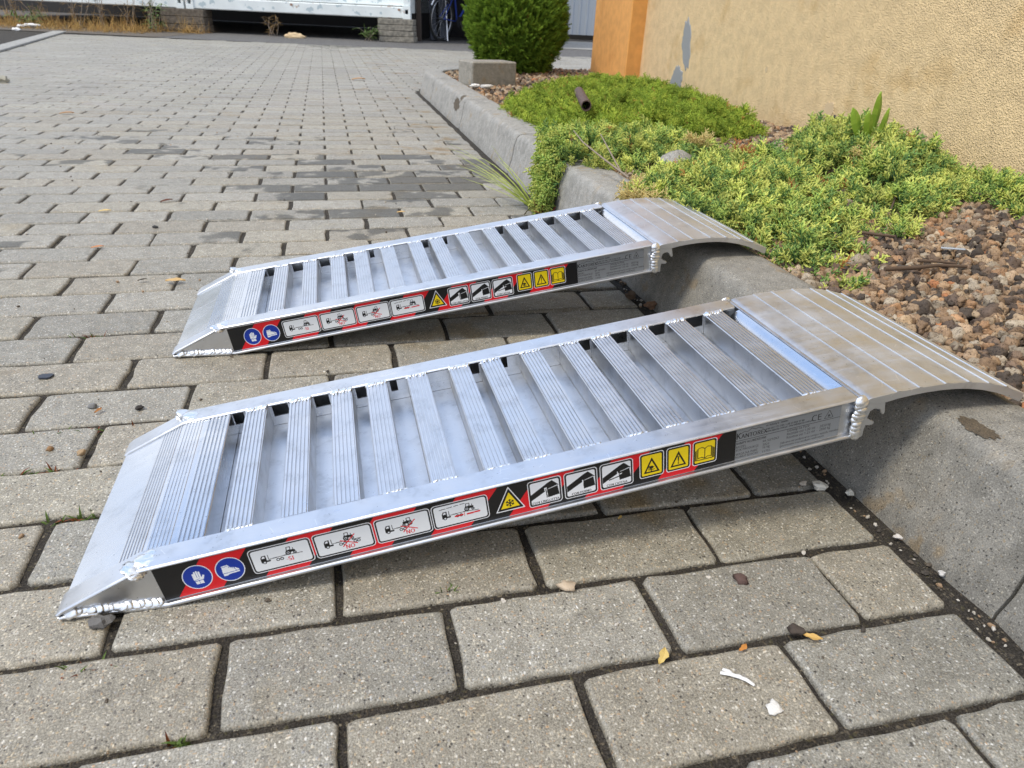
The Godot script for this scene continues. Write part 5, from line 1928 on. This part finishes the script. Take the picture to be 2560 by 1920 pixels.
func far_yard() -> void:
	var mb := MB.new()
	mb.quad(Vector3(-120, -0.045, 60), Vector3(120, -0.045, 60), Vector3(120, -0.045, -140), Vector3(-120, -0.045, -140), Vector3.UP)
	put(mb, "ground", M.dirt).set_meta("kind", "structure")
	sheet("asphalt_lane", M.asphalt, -14.0, 9.0, 10.12, 24.0, -0.002)
	sheet("dirt_verge", M.dirt, -14.0, -4.9, 10.12, 12.6, 0.001)
	sheet("concrete_apron", M.apron, 0.1, 8.0, 12.5, 15.9, 0.003)
	container(-5.29, 3.46, "long white container with rust spots resting on pale timber", true)
	container(-10.4, 5.08, "white container at the upper left behind the dry weeds", false)
	beams(far_at(-2.05, 12.12, -0.002), 0.54, 4, 0.080, M.wood_pale, "%s of four pale timbers under the container's right corner", 141)
	beams(far_at(-5.33, 12.16, 0.0), 0.66, 3, 0.106, M.wood, "%s of three dark timbers where the two containers meet", 142)
	beams(far_at(-9.0, 12.16, 0.0), 0.66, 3, 0.106, M.wood, "%s of three dark timbers at the picture's upper left", 143)
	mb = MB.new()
	mb.box(Transform3D(far_basis(), far_at(-8.0, 18.9, 1.1)), Vector3(12.2, 2.3, 0.2), 0.01)  # added wall, blocks light from behind so the gap below stays dark
	tag(put(mb, "added_back_wall", M.shed), "dark wall added behind the containers to keep the gap under them dark", "wall")
	# dark shelter with things leaning in it
	var B := far_basis()
	var root := thing("storage_shelter", far_at(-0.75, 14.6, -0.02), "dark open storage shelter between the container and the gate", "shelter")
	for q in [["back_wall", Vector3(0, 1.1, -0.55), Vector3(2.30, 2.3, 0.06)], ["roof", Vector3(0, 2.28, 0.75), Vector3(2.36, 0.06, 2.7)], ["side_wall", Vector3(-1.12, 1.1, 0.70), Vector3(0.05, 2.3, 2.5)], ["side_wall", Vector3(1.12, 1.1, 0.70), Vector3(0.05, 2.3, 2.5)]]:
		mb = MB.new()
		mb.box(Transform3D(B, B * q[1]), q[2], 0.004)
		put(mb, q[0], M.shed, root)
	var lean := func(called: String, label: String, cat: String, r0: float, d0: float, r1: float, d1: float, h: float, w: float, th: float, m: Material) -> void:
		var a := far_at(r0, d0, -0.003)
		var b := far_at(r1, d1, h)
		var o := thing(called, a, label, cat)
		var y := (b - a).normalized()
		var x := (EX - y * EX.dot(y)).normalized()
		var bm := MB.new()
		bm.box(Transform3D(Basis(x, y, x.cross(y)), (b - a) * 0.5 + x.cross(y) * th), Vector3(w, (b - a).length(), th), 0.004)
		put(bm, called.get_slice("_", called.count("_")), m, o)
	lean.call("brown_post", "dark brown wooden post beside the white container's corner", "post", -1.79, 12.75, -1.79, 12.75, 2.0, 0.075, 0.075, M.brownpost)
	lean.call("leaning_board", "wide black board leaning in the shelter next to the brown post", "board", -1.60, 13.1, -1.74, 13.7, 1.8, 0.11, 0.03, M.navy)
	lean.call("leaning_board", "navy board leaning in the shelter between the black board and the pole", "board", -1.44, 13.2, -1.60, 13.8, 1.8, 0.13, 0.03, M.navy)
	lean.call("metal_pole", "thin bright metal pole leaning in the shelter left of the bicycle", "pole", -1.37, 13.15, -1.53, 13.7, 1.9, 0.022, 0.022, M.steel)
	bicycle()
	# sheet-metal gate
	root = thing("sheet_gate", far_at(1.9, 16.35, -0.003), "grey blue corrugated sheet metal gate behind the thuja", "gate")
	var rib := []
	var w := 3.6
	var k := -w * 0.5
	while k < w * 0.5:
		rib.append_array([Vector2(k, 0.0), Vector2(k + 0.018, 0.016), Vector2(k + 0.040, 0.016), Vector2(k + 0.058, 0.0)])
		k += 0.150
	rib.append(Vector2(w * 0.5, 0.0))
	for i in rib.size() - 1:
		if i % 4 == 3 or true:
			var bm := MB.new()
			var a2: Vector2 = rib[i]
			var b2: Vector2 = rib[i + 1]
			if i % 4 != 0:
				continue
			var pts := [rib[i], rib[i + 1], rib[min(i + 2, rib.size() - 1)], rib[min(i + 3, rib.size() - 1)], rib[min(i + 4, rib.size() - 1)]]
			for e in 4:
				var p: Vector2 = pts[e]
				var q: Vector2 = pts[e + 1]
				for s in [0.0, -0.0012]:
					bm.quad(B * Vector3(p.x, 0.12, p.y + s), B * Vector3(q.x, 0.12, q.y + s), B * Vector3(q.x, 2.1, q.y + s), B * Vector3(p.x, 2.1, p.y + s), B * Vector3(0, 0, 1.0 if s == 0.0 else -1.0))
			put(bm, "sheet_panel", M.gate, root)
	for y in [0.16, 1.1, 2.06]:
		mb = MB.new()
		mb.box(Transform3D(B, B * Vector3(0, y, -0.035)), Vector3(w, 0.05, 0.04), 0.003)
		put(mb, "gate_rail", M.gate, root)
	for x in [-w * 0.5, w * 0.5]:
		mb = MB.new()
		mb.box(Transform3D(B, B * Vector3(x, 1.05, -0.035)), Vector3(0.08, 2.12, 0.08), 0.004)
		put(mb, "gate_post", M.gate, root)
	# dark wall set behind the gate so the gap under it stays dark
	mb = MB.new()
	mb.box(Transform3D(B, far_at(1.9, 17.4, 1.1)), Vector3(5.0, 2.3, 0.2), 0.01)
	tag(put(mb, "gate_backing_wall", M.shed), "dark backing wall set behind the gap under the gate", "wall")
	# dry grass and weeds in front of the left container
	var root2 := Node3D.new()
	root2.name = "dry_grass"
	add_child(root2)
	tag(root2, "matted straw coloured dry grass along the container foot", "grass", "", "stuff")
	rng.seed = 151
	for v in 3:
		var bm := MB.new()
		bm.colored = true
		for q in 7:
			blade(bm, Vector3(rng.randfn(0, 0.03), 0, rng.randfn(0, 0.03)), Vector3(rng.randfn() * 0.8, rng.randf_range(0.2, 1.1), rng.randfn() * 0.8), rng.randf_range(0.10, 0.30), 0.0028, rng.randf_range(0.4, 1.8), Color(0.42, 0.27, 0.10), Color(0.60, 0.42, 0.18), 4)
		var wh := []
		var cs := []
		for q in 420:
			var rr := rng.randf_range(-9.5, -4.9)
			var dd := rng.randf_range(10.55, 12.1)
			if rr > -5.4 and dd < 11.5:
				continue
			var s := rng.randf_range(0.5, 1.1) * (0.55 + 0.5 * smoothstep(10.5, 11.8, dd))
			wh.append(Transform3D(Basis(Vector3.UP, rng.randf() * TAU) * Basis.from_scale(Vector3.ONE * s), far_at(rr, dd, -0.003)))
			var t := rng.randf_range(0.6, 1.15)
			cs.append(Color(t, t * rng.randf_range(0.9, 1.02), t * rng.randf_range(0.8, 1.0)))
		copies("tuft", bm.mesh(), M.straw, wh, cs, root2).set_meta("kind", "stuff")
	var weeds := [[-6.35, 11.5, 0.62, "tall dry weed stalks before the left container", false], [-7.7, 11.6, 0.5, "brown dry weed at the picture's left edge", false], [-5.55, 11.45, 0.46, "green broad leaved weed where the two containers meet", true], [-7.25, 11.35, 0.22, "low green weed among the dry grass at the left", true], [-6.0, 11.7, 0.5, "dry branching weed against the left container", false], [-2.47, 11.95, 0.22, "small green weed beside the pale timbers", true], [-3.95, 12.0, 0.26, "withered weed in the dark gap under the long container", false], [-6.75, 11.6, 0.55, "reddish brown dry weed left of the tall stalks", false], [-7.45, 11.75, 0.5, "dry weed between the left edge weed and the plastic scrap", false], [-5.75, 11.8, 0.6, "dry weed just left of the green broad leaved one", false]]
	for q in weeds:
		root = thing("tall_weed", far_at(q[0], q[1], -0.003), q[3], "weed", "weeds at the container foot")
		rng.seed = int(absf(q[0]) * 100)
		for st in 5:
			var top := Vector3(rng.randfn(0, 0.10), q[2] * rng.randf_range(0.6, 1.1), rng.randfn(0, 0.10))
			var b0 := Vector3(rng.randfn(0, 0.04), 0, rng.randfn(0, 0.04))
			var sm := MB.new()
			sm.tube([b0, b0.lerp(top, 0.5) + Vector3(rng.randfn(0, 0.02), 0, 0), top], [0.005, 0.004, 0.002], 5)
			put(sm, "stalk", M.greybark, root)
			var lf := MB.new()
			lf.colored = true
			for e in 12:
				var f := rng.randf_range(0.15, 1.0)
				var c0 := Color(0.10, 0.16, 0.05) if q[4] else Color(0.20, 0.13, 0.06)
				var c1 := Color(0.19, 0.28, 0.09) if q[4] else Color(0.38, 0.25, 0.11)
				blade(lf, b0.lerp(top, f), Vector3(rng.randfn(), rng.randf_range(0.0, 1.0), rng.randfn()), rng.randf_range(0.06, 0.14) * (1.3 if q[4] else 1.0), 0.010 if q[4] else 0.005, 1.0, c0, c1, 4)
			put(lf, "leaves", M.leaf if q[4] else M.straw, root)
	for q in [[-7.05, 10.95, 0.20, "long white plastic scrap in the dry grass", 0.24], [-7.15, 10.85, 0.10, "white cup lying below the long plastic scrap", 0.09], [-7.15, 10.2, 0.02, "white paper scrap on the dirt at the far left", 0.14], [-6.75, 10.15, 0.02, "small white paper scrap right of the larger one", 0.11], [-3.55, 11.75, 0.03, "rumpled brown bag under the long container", 0.30]]:
		mb = MB.new()
		lump(mb, Transform3D(far_basis(), far_at(q[0], q[1], q[2] * 0.15 + 0.005)), Vector3(q[4] * 0.5, 0.022 if q[4] < 0.3 else 0.06, 0.035 if q[4] < 0.3 else 0.08), 0.5, 2, int(q[4] * 1000))
		tag(put(mb, "yard_scrap" if q[4] < 0.3 else "rumpled_bag", M.white if q[4] < 0.3 else M.patch), q[3], "litter")

# ------------------------------------------------------------------ small things lying about
func litter() -> void:
	# concrete block on the bed
	var p0 := Vector3(0.914, 0, -3.782)
	var p1 := Vector3(1.194, 0, -3.866)
	var p2 := Vector3(0.868, 0, -3.952)
	var ax := (p1 - p0).normalized()
	var az := Vector3(-ax.z, 0, ax.x)
	if az.dot(p0 - p2) < 0:
		az = -az
	var root := thing("concrete_block", (p1 + p2) * 0.5 + Vector3(0, KH - 0.02, 0), "rough grey concrete block lying in the bed beside the kerb", "block")
	var mb := MB.new()
	mb.box(Transform3D(Basis(ax, Vector3.UP, ax.cross(Vector3.UP)), Vector3(0, 0.068, 0)), Vector3(0.288, 0.136, 0.175), 0.007)
	put(mb, "block", M.block, root)
	# rusty pipe
	root = thing("rusty_pipe", Vector3(1.10, 0.175, -2.30), "short rusty steel pipe lying on the bright green juniper", "pipe")
	var a := Vector3(-0.045, 0.035, 0.07)
	var b := Vector3(0.055, 0.045, -0.32)
	var d := (b - a).normalized()
	var s := d.cross(Vector3.UP).normalized()
	var u := s.cross(d)
	mb = MB.new()
	for k in 18:
		var g := TAU * k / 18.0
		var h := TAU * (k + 1) / 18.0
		var n0 := s * cos(g) + u * sin(g)
		var n1 := s * cos(h) + u * sin(h)
		mb.squad(a + n0 * 0.0195, a + n1 * 0.0195, b + n1 * 0.0195, b + n0 * 0.0195, n0, n1, n1, n0)
		mb.squad(a + n0 * 0.0160, a + n1 * 0.0160, b + n1 * 0.0160, b + n0 * 0.0160, -n0, -n1, -n1, -n0)
		for e in [a, b]:
			mb.quad(e + n0 * 0.0195, e + n1 * 0.0195, e + n1 * 0.0160, e + n0 * 0.0160, -d if e == a else d)
	put(mb, "pipe", M.rust, root)
	# stones and crumbs on the paving: x, z, half-size, colour, label, rough
	rng.seed = 161
	var stones := [
		["white_stone", 0.686, -0.200, 0.0085, lin(0.66, 0.63, 0.55), "pale angular stone at the kerb foot near the near ramp, largest of three"],
		["white_stone", 0.716, -0.182, 0.0060, lin(0.60, 0.57, 0.49), "pale stone in the gap at the kerb foot, right of the largest"],
		["white_stone", 0.670, -0.211, 0.0046, lin(0.56, 0.50, 0.42), "small pale stone just left of the largest one at the kerb"],
		["white_stone", 0.718, -0.100, 0.0042, lin(0.56, 0.52, 0.47), "pinkish chip in the kerb gap below the near ramp's lip"],
		["white_stone", 0.722, -0.04, 0.004, lin(0.5, 0.48, 0.45), "grey chip in the kerb gap near the kerb joint"],
		["clinker_lump", 0.520, 0.000, 0.0075, lin(0.06, 0.045, 0.035), "dark brown clinker lump in a joint at the lower right"],
		["sandy_lump", 0.321, -0.097, 0.0085, lin(0.50, 0.40, 0.29), "sandy lump on the joint below the warning strip"],
		["seed_husk", 0.503, -0.072, 0.0065, lin(0.10, 0.06, 0.05), "brown seed husk on a paver right of the sandy lump"],
		["mortar_crumb", 0.453, 0.070, 0.0070, lin(0.66, 0.64, 0.60), "flat white mortar spot at the lower right"],
		["grey_pebble", -0.224, -0.556, 0.0062, lin(0.20, 0.20, 0.20), "grey pebble on a paver left of the near ramp"],
		["black_crumb", -0.161, -0.540, 0.0055, lin(0.03, 0.025, 0.022), "black crumb right of the grey pebble"],
		["brown_crumb", -0.245, -0.452, 0.0045, lin(0.26, 0.15, 0.07), "brown crumb on the paver left of the near ramp's plate"],
		["tan_crumb", -0.205, -0.436, 0.0050, lin(0.34, 0.24, 0.14), "tan crumb right of the brown crumb"],
		["grey_stone", -0.110, -0.137, 0.0085, lin(0.13, 0.125, 0.12), "dark grey stone under the near ramp's nose"],
		["white_crumb", -0.262, -0.235, 0.0110, lin(0.46, 0.44, 0.42), "flaky pale lump in the joint left of the near ramp"],
		["black_crumb", -0.272, -0.218, 0.0060, lin(0.05, 0.05, 0.05), "dark crumb below the flaky pale lump"],
		["sandy_lump", 0.235, -0.60, 0.0080, lin(0.46, 0.34, 0.23), "tan lump on the paver between the two ramps"],
		["brown_stone", 0.718, -0.80, 0.0120, lin(0.16, 0.09, 0.05), "brown stone at the kerb foot under the far ramp"],
		["brown_stone", 0.702, -0.86, 0.0130, lin(0.12, 0.08, 0.05), "larger dark stone behind the brown one under the far ramp"],
		["tan_crumb", 0.560, -1.37, 0.0130, lin(0.44, 0.28, 0.15), "tan lump on the paver behind the far ramp"],
		["red_stone", 0.520, -0.66, 0.0055, lin(0.22, 0.09, 0.06), "small reddish stone between the ramps"],
		["yard_stone", -1.75, -4.72, 0.035, lin(0.30, 0.28, 0.22), "lone brown stone on the paving at the upper left"],
		["black_crumb", -0.31, -1.46, 0.006, lin(0.03, 0.03, 0.03), "black crumb on the paving behind the far ramp's nose"],
	]
	for q in stones:
		mb = MB.new()
		var r: float = q[3] * 0.85
		var flatn := 0.35 if q[0] == "mortar_crumb" else 0.72
		lump(mb, Transform3D(Basis(Vector3.UP, rng.randf() * TAU), Vector3(q[1], r * flatn * 0.75 + ground_y(q[1], q[2]), q[2])), Vector3(r * rng.randf_range(1.0, 1.35), r * flatn, r), 0.75, 1, rng.randi() % 999, not q[0].contains("stone"), 0.8)
		var m := mat(q[4], 0.9)
		m.heightmap_enabled = true
		m.heightmap_texture = M.con[1]
		m.heightmap_scale = 0.06
		world_tri(m, 0.25)
		tag(put(mb, q[0], m), q[5], "stone" if q[0].contains("stone") or q[0].contains("pebble") else "crumb")
	# grit swept into the kerb gap, crumbs over the paving
	for q in [["kerb_grit", "fine stone grit lying in the dark gap along the kerb", 260], ["paving_crumbs", "tiny crumbs of soil and grit scattered over the paving", 420]]:
		var gr := Node3D.new()
		gr.name = q[0]
		add_child(gr)
		tag(gr, q[1], "grit", "", "stuff")
		var wh := []
		var cs := []
		for k in q[2]:
			var z := 0.25 - 1.9 * pow(rng.randf(), 1.3)
			var x := rng.randf_range(0.704, 0.726)
			var y := -0.0055
			if q[0] == "paving_crumbs":
				z = 0.25 - 3.4 * rng.randf()
				x = rng.randf_range(-1.3, 0.70)
				y = ground_y(x, z)
			var rad := 0.0007 + 0.0016 * pow(rng.randf(), 2.0)
			if q[0] == "kerb_grit":
				rad *= 1.4
			wh.append(Transform3D(Basis.from_euler(Vector3(rng.randf() * 6.0, rng.randf() * 6.0, 0)) * Basis.from_scale(Vector3(rad * 1.4, rad, rad)), Vector3(x, y + rad * 0.5, z)))
			cs.append([Color(0.50, 0.46, 0.40), Color(0.06, 0.05, 0.04), Color(0.30, 0.20, 0.12), Color(0.40, 0.36, 0.30), Color(0.10, 0.08, 0.06)][rng.randi() % 5])
		var gm := MB.new()
		lump(gm, Transform3D(), Vector3.ONE, 0.6, 1, 33, false, 1.0)
		copies("grain", gm.mesh(), M.grit, wh, cs, gr).set_meta("kind", "stuff")
	# a chip of dark plastic, flat and round
	mb = MB.new()
	var cp := []
	for k in 14:
		cp.append(Vector2(cos(TAU * k / 14.0) * 0.0105, sin(TAU * k / 14.0) * 0.0075) * rng.randf_range(0.85, 1.1))
	for k in 14:
		var c0: Vector2 = cp[k]
		var c1: Vector2 = cp[(k + 1) % 14]
		var o := Vector3(-0.312, 0.0015, -0.659)
		mb.flat(o + Vector3(0, 0.0018, 0), o + Vector3(c0.x, 0.0015, c0.y), o + Vector3(c1.x, 0.0015, c1.y), Vector3.UP)
		mb.quad(o + Vector3(c0.x, 0.0015, c0.y), o + Vector3(c1.x, 0.0015, c1.y), o + Vector3(c1.x, -0.001, c1.y), o + Vector3(c0.x, -0.001, c0.y), Vector3(c0.x, 0, c0.y))
	tag(put(mb, "dark_chip", M.navy), "flat dark blue chip on a paver at the left", "chip")
	# dry leaves and thuja scales: x, z, length, turn, colour, label
	var leaves := [
		[0.380, 0.002, 0.020, 0.9, Color(0.60, 0.45, 0.16), "yellow thuja scale at the joint below the near ramp, left one"],
		[0.530, 0.010, 0.018, -0.6, Color(0.56, 0.36, 0.12), "yellow thuja scale beside the clinker lump"],
		[0.458, 0.008, 0.012, 0.5, Color(0.50, 0.22, 0.06), "orange fleck on the joint left of the clinker lump"],
		[-0.461, -1.619, 0.030, 0.1, Color(0.62, 0.46, 0.20), "yellow dry leaf on the paving at the left"],
		[-0.400, -1.300, 0.026, 0.3, Color(0.50, 0.22, 0.10), "reddish curled leaf in the paving left of the far ramp"],
		[-0.198, -1.055, 0.040, -0.2, Color(0.52, 0.35, 0.16), "tan dry leaf in the joint beyond the far ramp's nose"],
		[-0.262, -1.07, 0.018, 0.4, Color(0.05, 0.04, 0.03), "blackened leaf left of the tan leaf"],
		[-0.212, -0.540, 0.014, 1.1, Color(0.34, 0.15, 0.05), "small brown leaf below the grey pebble"],
		[-0.33, -1.72, 0.034, 0.6, Color(0.12, 0.04, 0.02), "dark red curled leaf on the paving, upper left"],
		[0.300, -1.56, 0.024, 0.0, Color(0.60, 0.40, 0.18), "tan leaf on the dark pavers behind the far ramp"],
		[-1.05, -3.42, 0.060, 0.2, Color(0.42, 0.24, 0.12), "brown leaf standing out on the paving at the upper left"],
		[0.36, -5.4, 0.10, 0.1, Color(0.50, 0.30, 0.16), "tan leaf far back on the paving beside the kerb"],
		[0.415, -0.190, 0.008, 0.7, Color(0.62, 0.42, 0.14), "tiny yellow fleck on the paver under the warning strip"],
	]
	for q in leaves:
		var lr := thing("dry_leaf", Vector3(q[0], ground_y(q[0], q[1]) + 0.0015, q[1]), q[5], "leaf", "dry leaves on the paving")
		lr.rotation.y = q[3]
		mb = MB.new()
		mb.colored = true
		mb.col = q[4]
		var L: float = q[2]
		var prev := []
		for i in 7:
			var f := i / 6.0
			var w: float = L * 0.20 * sin(PI * clampf(f * 0.94 + 0.03, 0, 1)) * (1.0 + 0.25 * sin(i * 2.3))
			var c := Vector3(L * (f - 0.5), 0.0012 + L * 0.10 * sin(f * 2.6), 0.1 * L * sin(f * 3.0))
			var row := [c + Vector3(0, L * 0.07, -w), c, c + Vector3(0, L * 0.05, w)]
			if i > 0:
				for e in 2:
					mb.quad(prev[e], prev[e + 1], row[e + 1], row[e], Vector3.UP)
			prev = row
		put(mb, "leaf", M.leaf, lr)
	# a shred of white paper, three strips
	root = thing("paper_shred", Vector3(0.437, 0.002, 0.036), "torn white paper shred on a paver at the lower right", "paper")
	for q in [[Vector3(-0.012, 0, -0.008), Vector3(0.002, 0.002, 0.002)], [Vector3(-0.008, 0, -0.011), Vector3(-0.002, 0.001, -0.002)], [Vector3(0.0, 0.002, 0.0), Vector3(0.011, 0, 0.010)], [Vector3(-0.004, 0.001, -0.003), Vector3(0.006, 0.001, 0.004)]]:
		mb = MB.new()
		mb.tube([q[0], (q[0] + q[1]) * 0.5 + Vector3(0, 0.0015, 0), q[1]], [0.0018, 0.0022, 0.0016], 6, true, 0.4)
		put(mb, "strip", M.white, root)
	# twigs and rubbish on the gravel
	var tw := [
		[[Vector3(1.06, 0.135, -0.60), Vector3(1.12, 0.137, -0.595), Vector3(1.17, 0.138, -0.60), Vector3(1.22, 0.139, -0.585)], 0.0042, M.bark, "thick dark twig lying on the gravel, nearest the near ramp"],
		[[Vector3(1.15, 0.139, -0.625), Vector3(1.18, 0.140, -0.615), Vector3(1.21, 0.140, -0.60)], 0.003, M.bark, "short dark twig crossing the thick one on the gravel"],
		[[Vector3(1.16, 0.138, -0.82), Vector3(1.19, 0.141, -0.78), Vector3(1.22, 0.140, -0.77)], 0.0035, M.bark, "bent dark twig on the gravel below the juniper"],
		[[Vector3(1.40, 0.143, -0.74), Vector3(1.45, 0.145, -0.72), Vector3(1.50, 0.146, -0.71)], 0.003, M.bark, "dark straight twig on the gravel at the right edge"],
		[[Vector3(1.455, 0.150, -0.63), Vector3(1.475, 0.165, -0.69), Vector3(1.49, 0.160, -0.745), Vector3(1.53, 0.158, -0.79)], 0.0026, M.rust, "orange brown forked twig at the right edge"],
		[[Vector3(1.38, 0.150, -1.02), Vector3(1.50, 0.150, -1.06), Vector3(1.60, 0.165, -1.06), Vector3(1.66, 0.18, -1.08)], 0.0032, M.greybark, "long grey twig below the wall juniper"],
		[[Vector3(1.20, 0.140, -0.96), Vector3(1.22, 0.145, -1.00), Vector3(1.235, 0.150, -1.05)], 0.003, M.greybark, "short grey twig between the two junipers"],
		[[Vector3(0.752, 0.045, -0.585), Vector3(0.757, 0.065, -0.590), Vector3(0.765, 0.085, -0.592)], 0.0018, M.white, "dry white stalk against the kerb between the ramps"],
	]
	for q in tw:
		mb = MB.new()
		var rr := []
		for k in q[0].size():
			rr.append(q[1] * lerpf(1.0, 0.6, k / float(q[0].size())))
		mb.tube(q[0], rr, 6)
		tag(put(mb, "twig", q[2]), q[3], "twig", "twigs on the planting bed")
	mb = MB.new()
	mb.box(Transform3D(Basis(Vector3.UP, -0.75) * Basis(Vector3(0, 0, 1), 0.1), Vector3(1.262, 0.146, -0.665)), Vector3(0.040, 0.0012, 0.0085), 0.0002)
	tag(put(mb, "plastic_strip", M.gate), "grey plastic strip on the gravel right of the thick twig", "litter")
	mb = MB.new()
	lump(mb, Transform3D(Basis(Vector3.UP, -0.5), Vector3(1.555, 0.150, -1.08)), Vector3(0.030, 0.004, 0.010), 0.8, 2, 17)
	tag(put(mb, "paper_scrap", M.white), "white paper scrap below the wall juniper", "paper")
	for q in [[0.905, -3.62, 0.030, "white polystyrene piece in front of the concrete block"], [0.965, -3.60, 0.040, "long white polystyrene piece right of the other by the block"]]:
		mb = MB.new()
		lump(mb, Transform3D(Basis(Vector3.UP, 0.4), Vector3(q[0], 0.142, q[1])), Vector3(q[2], 0.010, 0.014), 0.5, 2, int(q[2] * 1000))
		tag(put(mb, "foam_piece", M.white), q[3], "litter")
	# grey stone showing through the juniper
	mb = MB.new()
	lump(mb, Transform3D(Basis(Vector3.UP, 0.3), Vector3(1.08, 0.138, -1.50)), Vector3(0.060, 0.040, 0.05), 0.25, 2, 27)
	tag(put(mb, "bed_stone", M.apron), "pale grey stone showing through the wide juniper", "stone")

# ------------------------------------------------------------------ scene
func _ready() -> void:
	# camera
	var cam := Camera3D.new()
	cam.name = "camera"
	cam.transform = Transform3D(Basis(Vector3(0.97118, 0.04271, 0.23450), Vector3(0.07434, 0.88047, -0.46823), Vector3(-0.22647, 0.47217, 0.85192)).orthonormalized(), Vector3(0.12548, 0.50973, 0.39016))
	cam.fov = 57.722
	cam.near = 0.02
	cam.far = 400.0
	var ca := CameraAttributesPhysical.new()
	ca.frustum_focal_length = 21.78
	ca.frustum_focus_distance = 0.95
	ca.exposure_aperture = 13.0
	add_child(cam)
	cam.attributes = ca
	cam.fov = 57.722
	cam.near = 0.02
	cam.far = 400.0
	# sky
	var env := Environment.new()
	env.background_mode = Environment.BG_SKY
	var sky := Sky.new()
	var sm := PanoramaSkyMaterial.new()
	sm.panorama = sky_panorama()
	sm.energy_multiplier = 0.8
	sky.sky_material = sm
	env.sky = sky
	env.tonemap_mode = Environment.TONE_MAPPER_LINEAR
	env.tonemap_exposure = 1.85
	env.sdfgi_enabled = true
	env.ssao_enabled = true
	env.ssil_enabled = true
	var we := WorldEnvironment.new()
	we.name = "environment"
	we.environment = env
	add_child(we)
	# hazy sun, high on the left
	var sun := DirectionalLight3D.new()
	sun.name = "sun"
	sun.light_energy = 0.5
	sun.light_angular_distance = 13.0
	sun.light_color = Color(1.0, 0.965, 0.90)
	sun.shadow_enabled = true
	add_child(sun)
	sun.look_at_from_position(Vector3(-0.50, 0.84, 0.14) * 10.0, Vector3.ZERO)
	materials()
	# large structure
	far_yard()
	paving(cam.transform)
	kerb()
	planting_bed()
	building()
	# objects
	var near := ramp()
	var second: Node3D = near.duplicate()
	second.name = numbered("loading_ramp")
	add_child(second)
	second.position = near.position + Vector3(0.006, 0.0, -0.550)
	second.set_meta("label", "far aluminium loading ramp, behind the other and beside the trailing juniper")
	plants()
	litter()
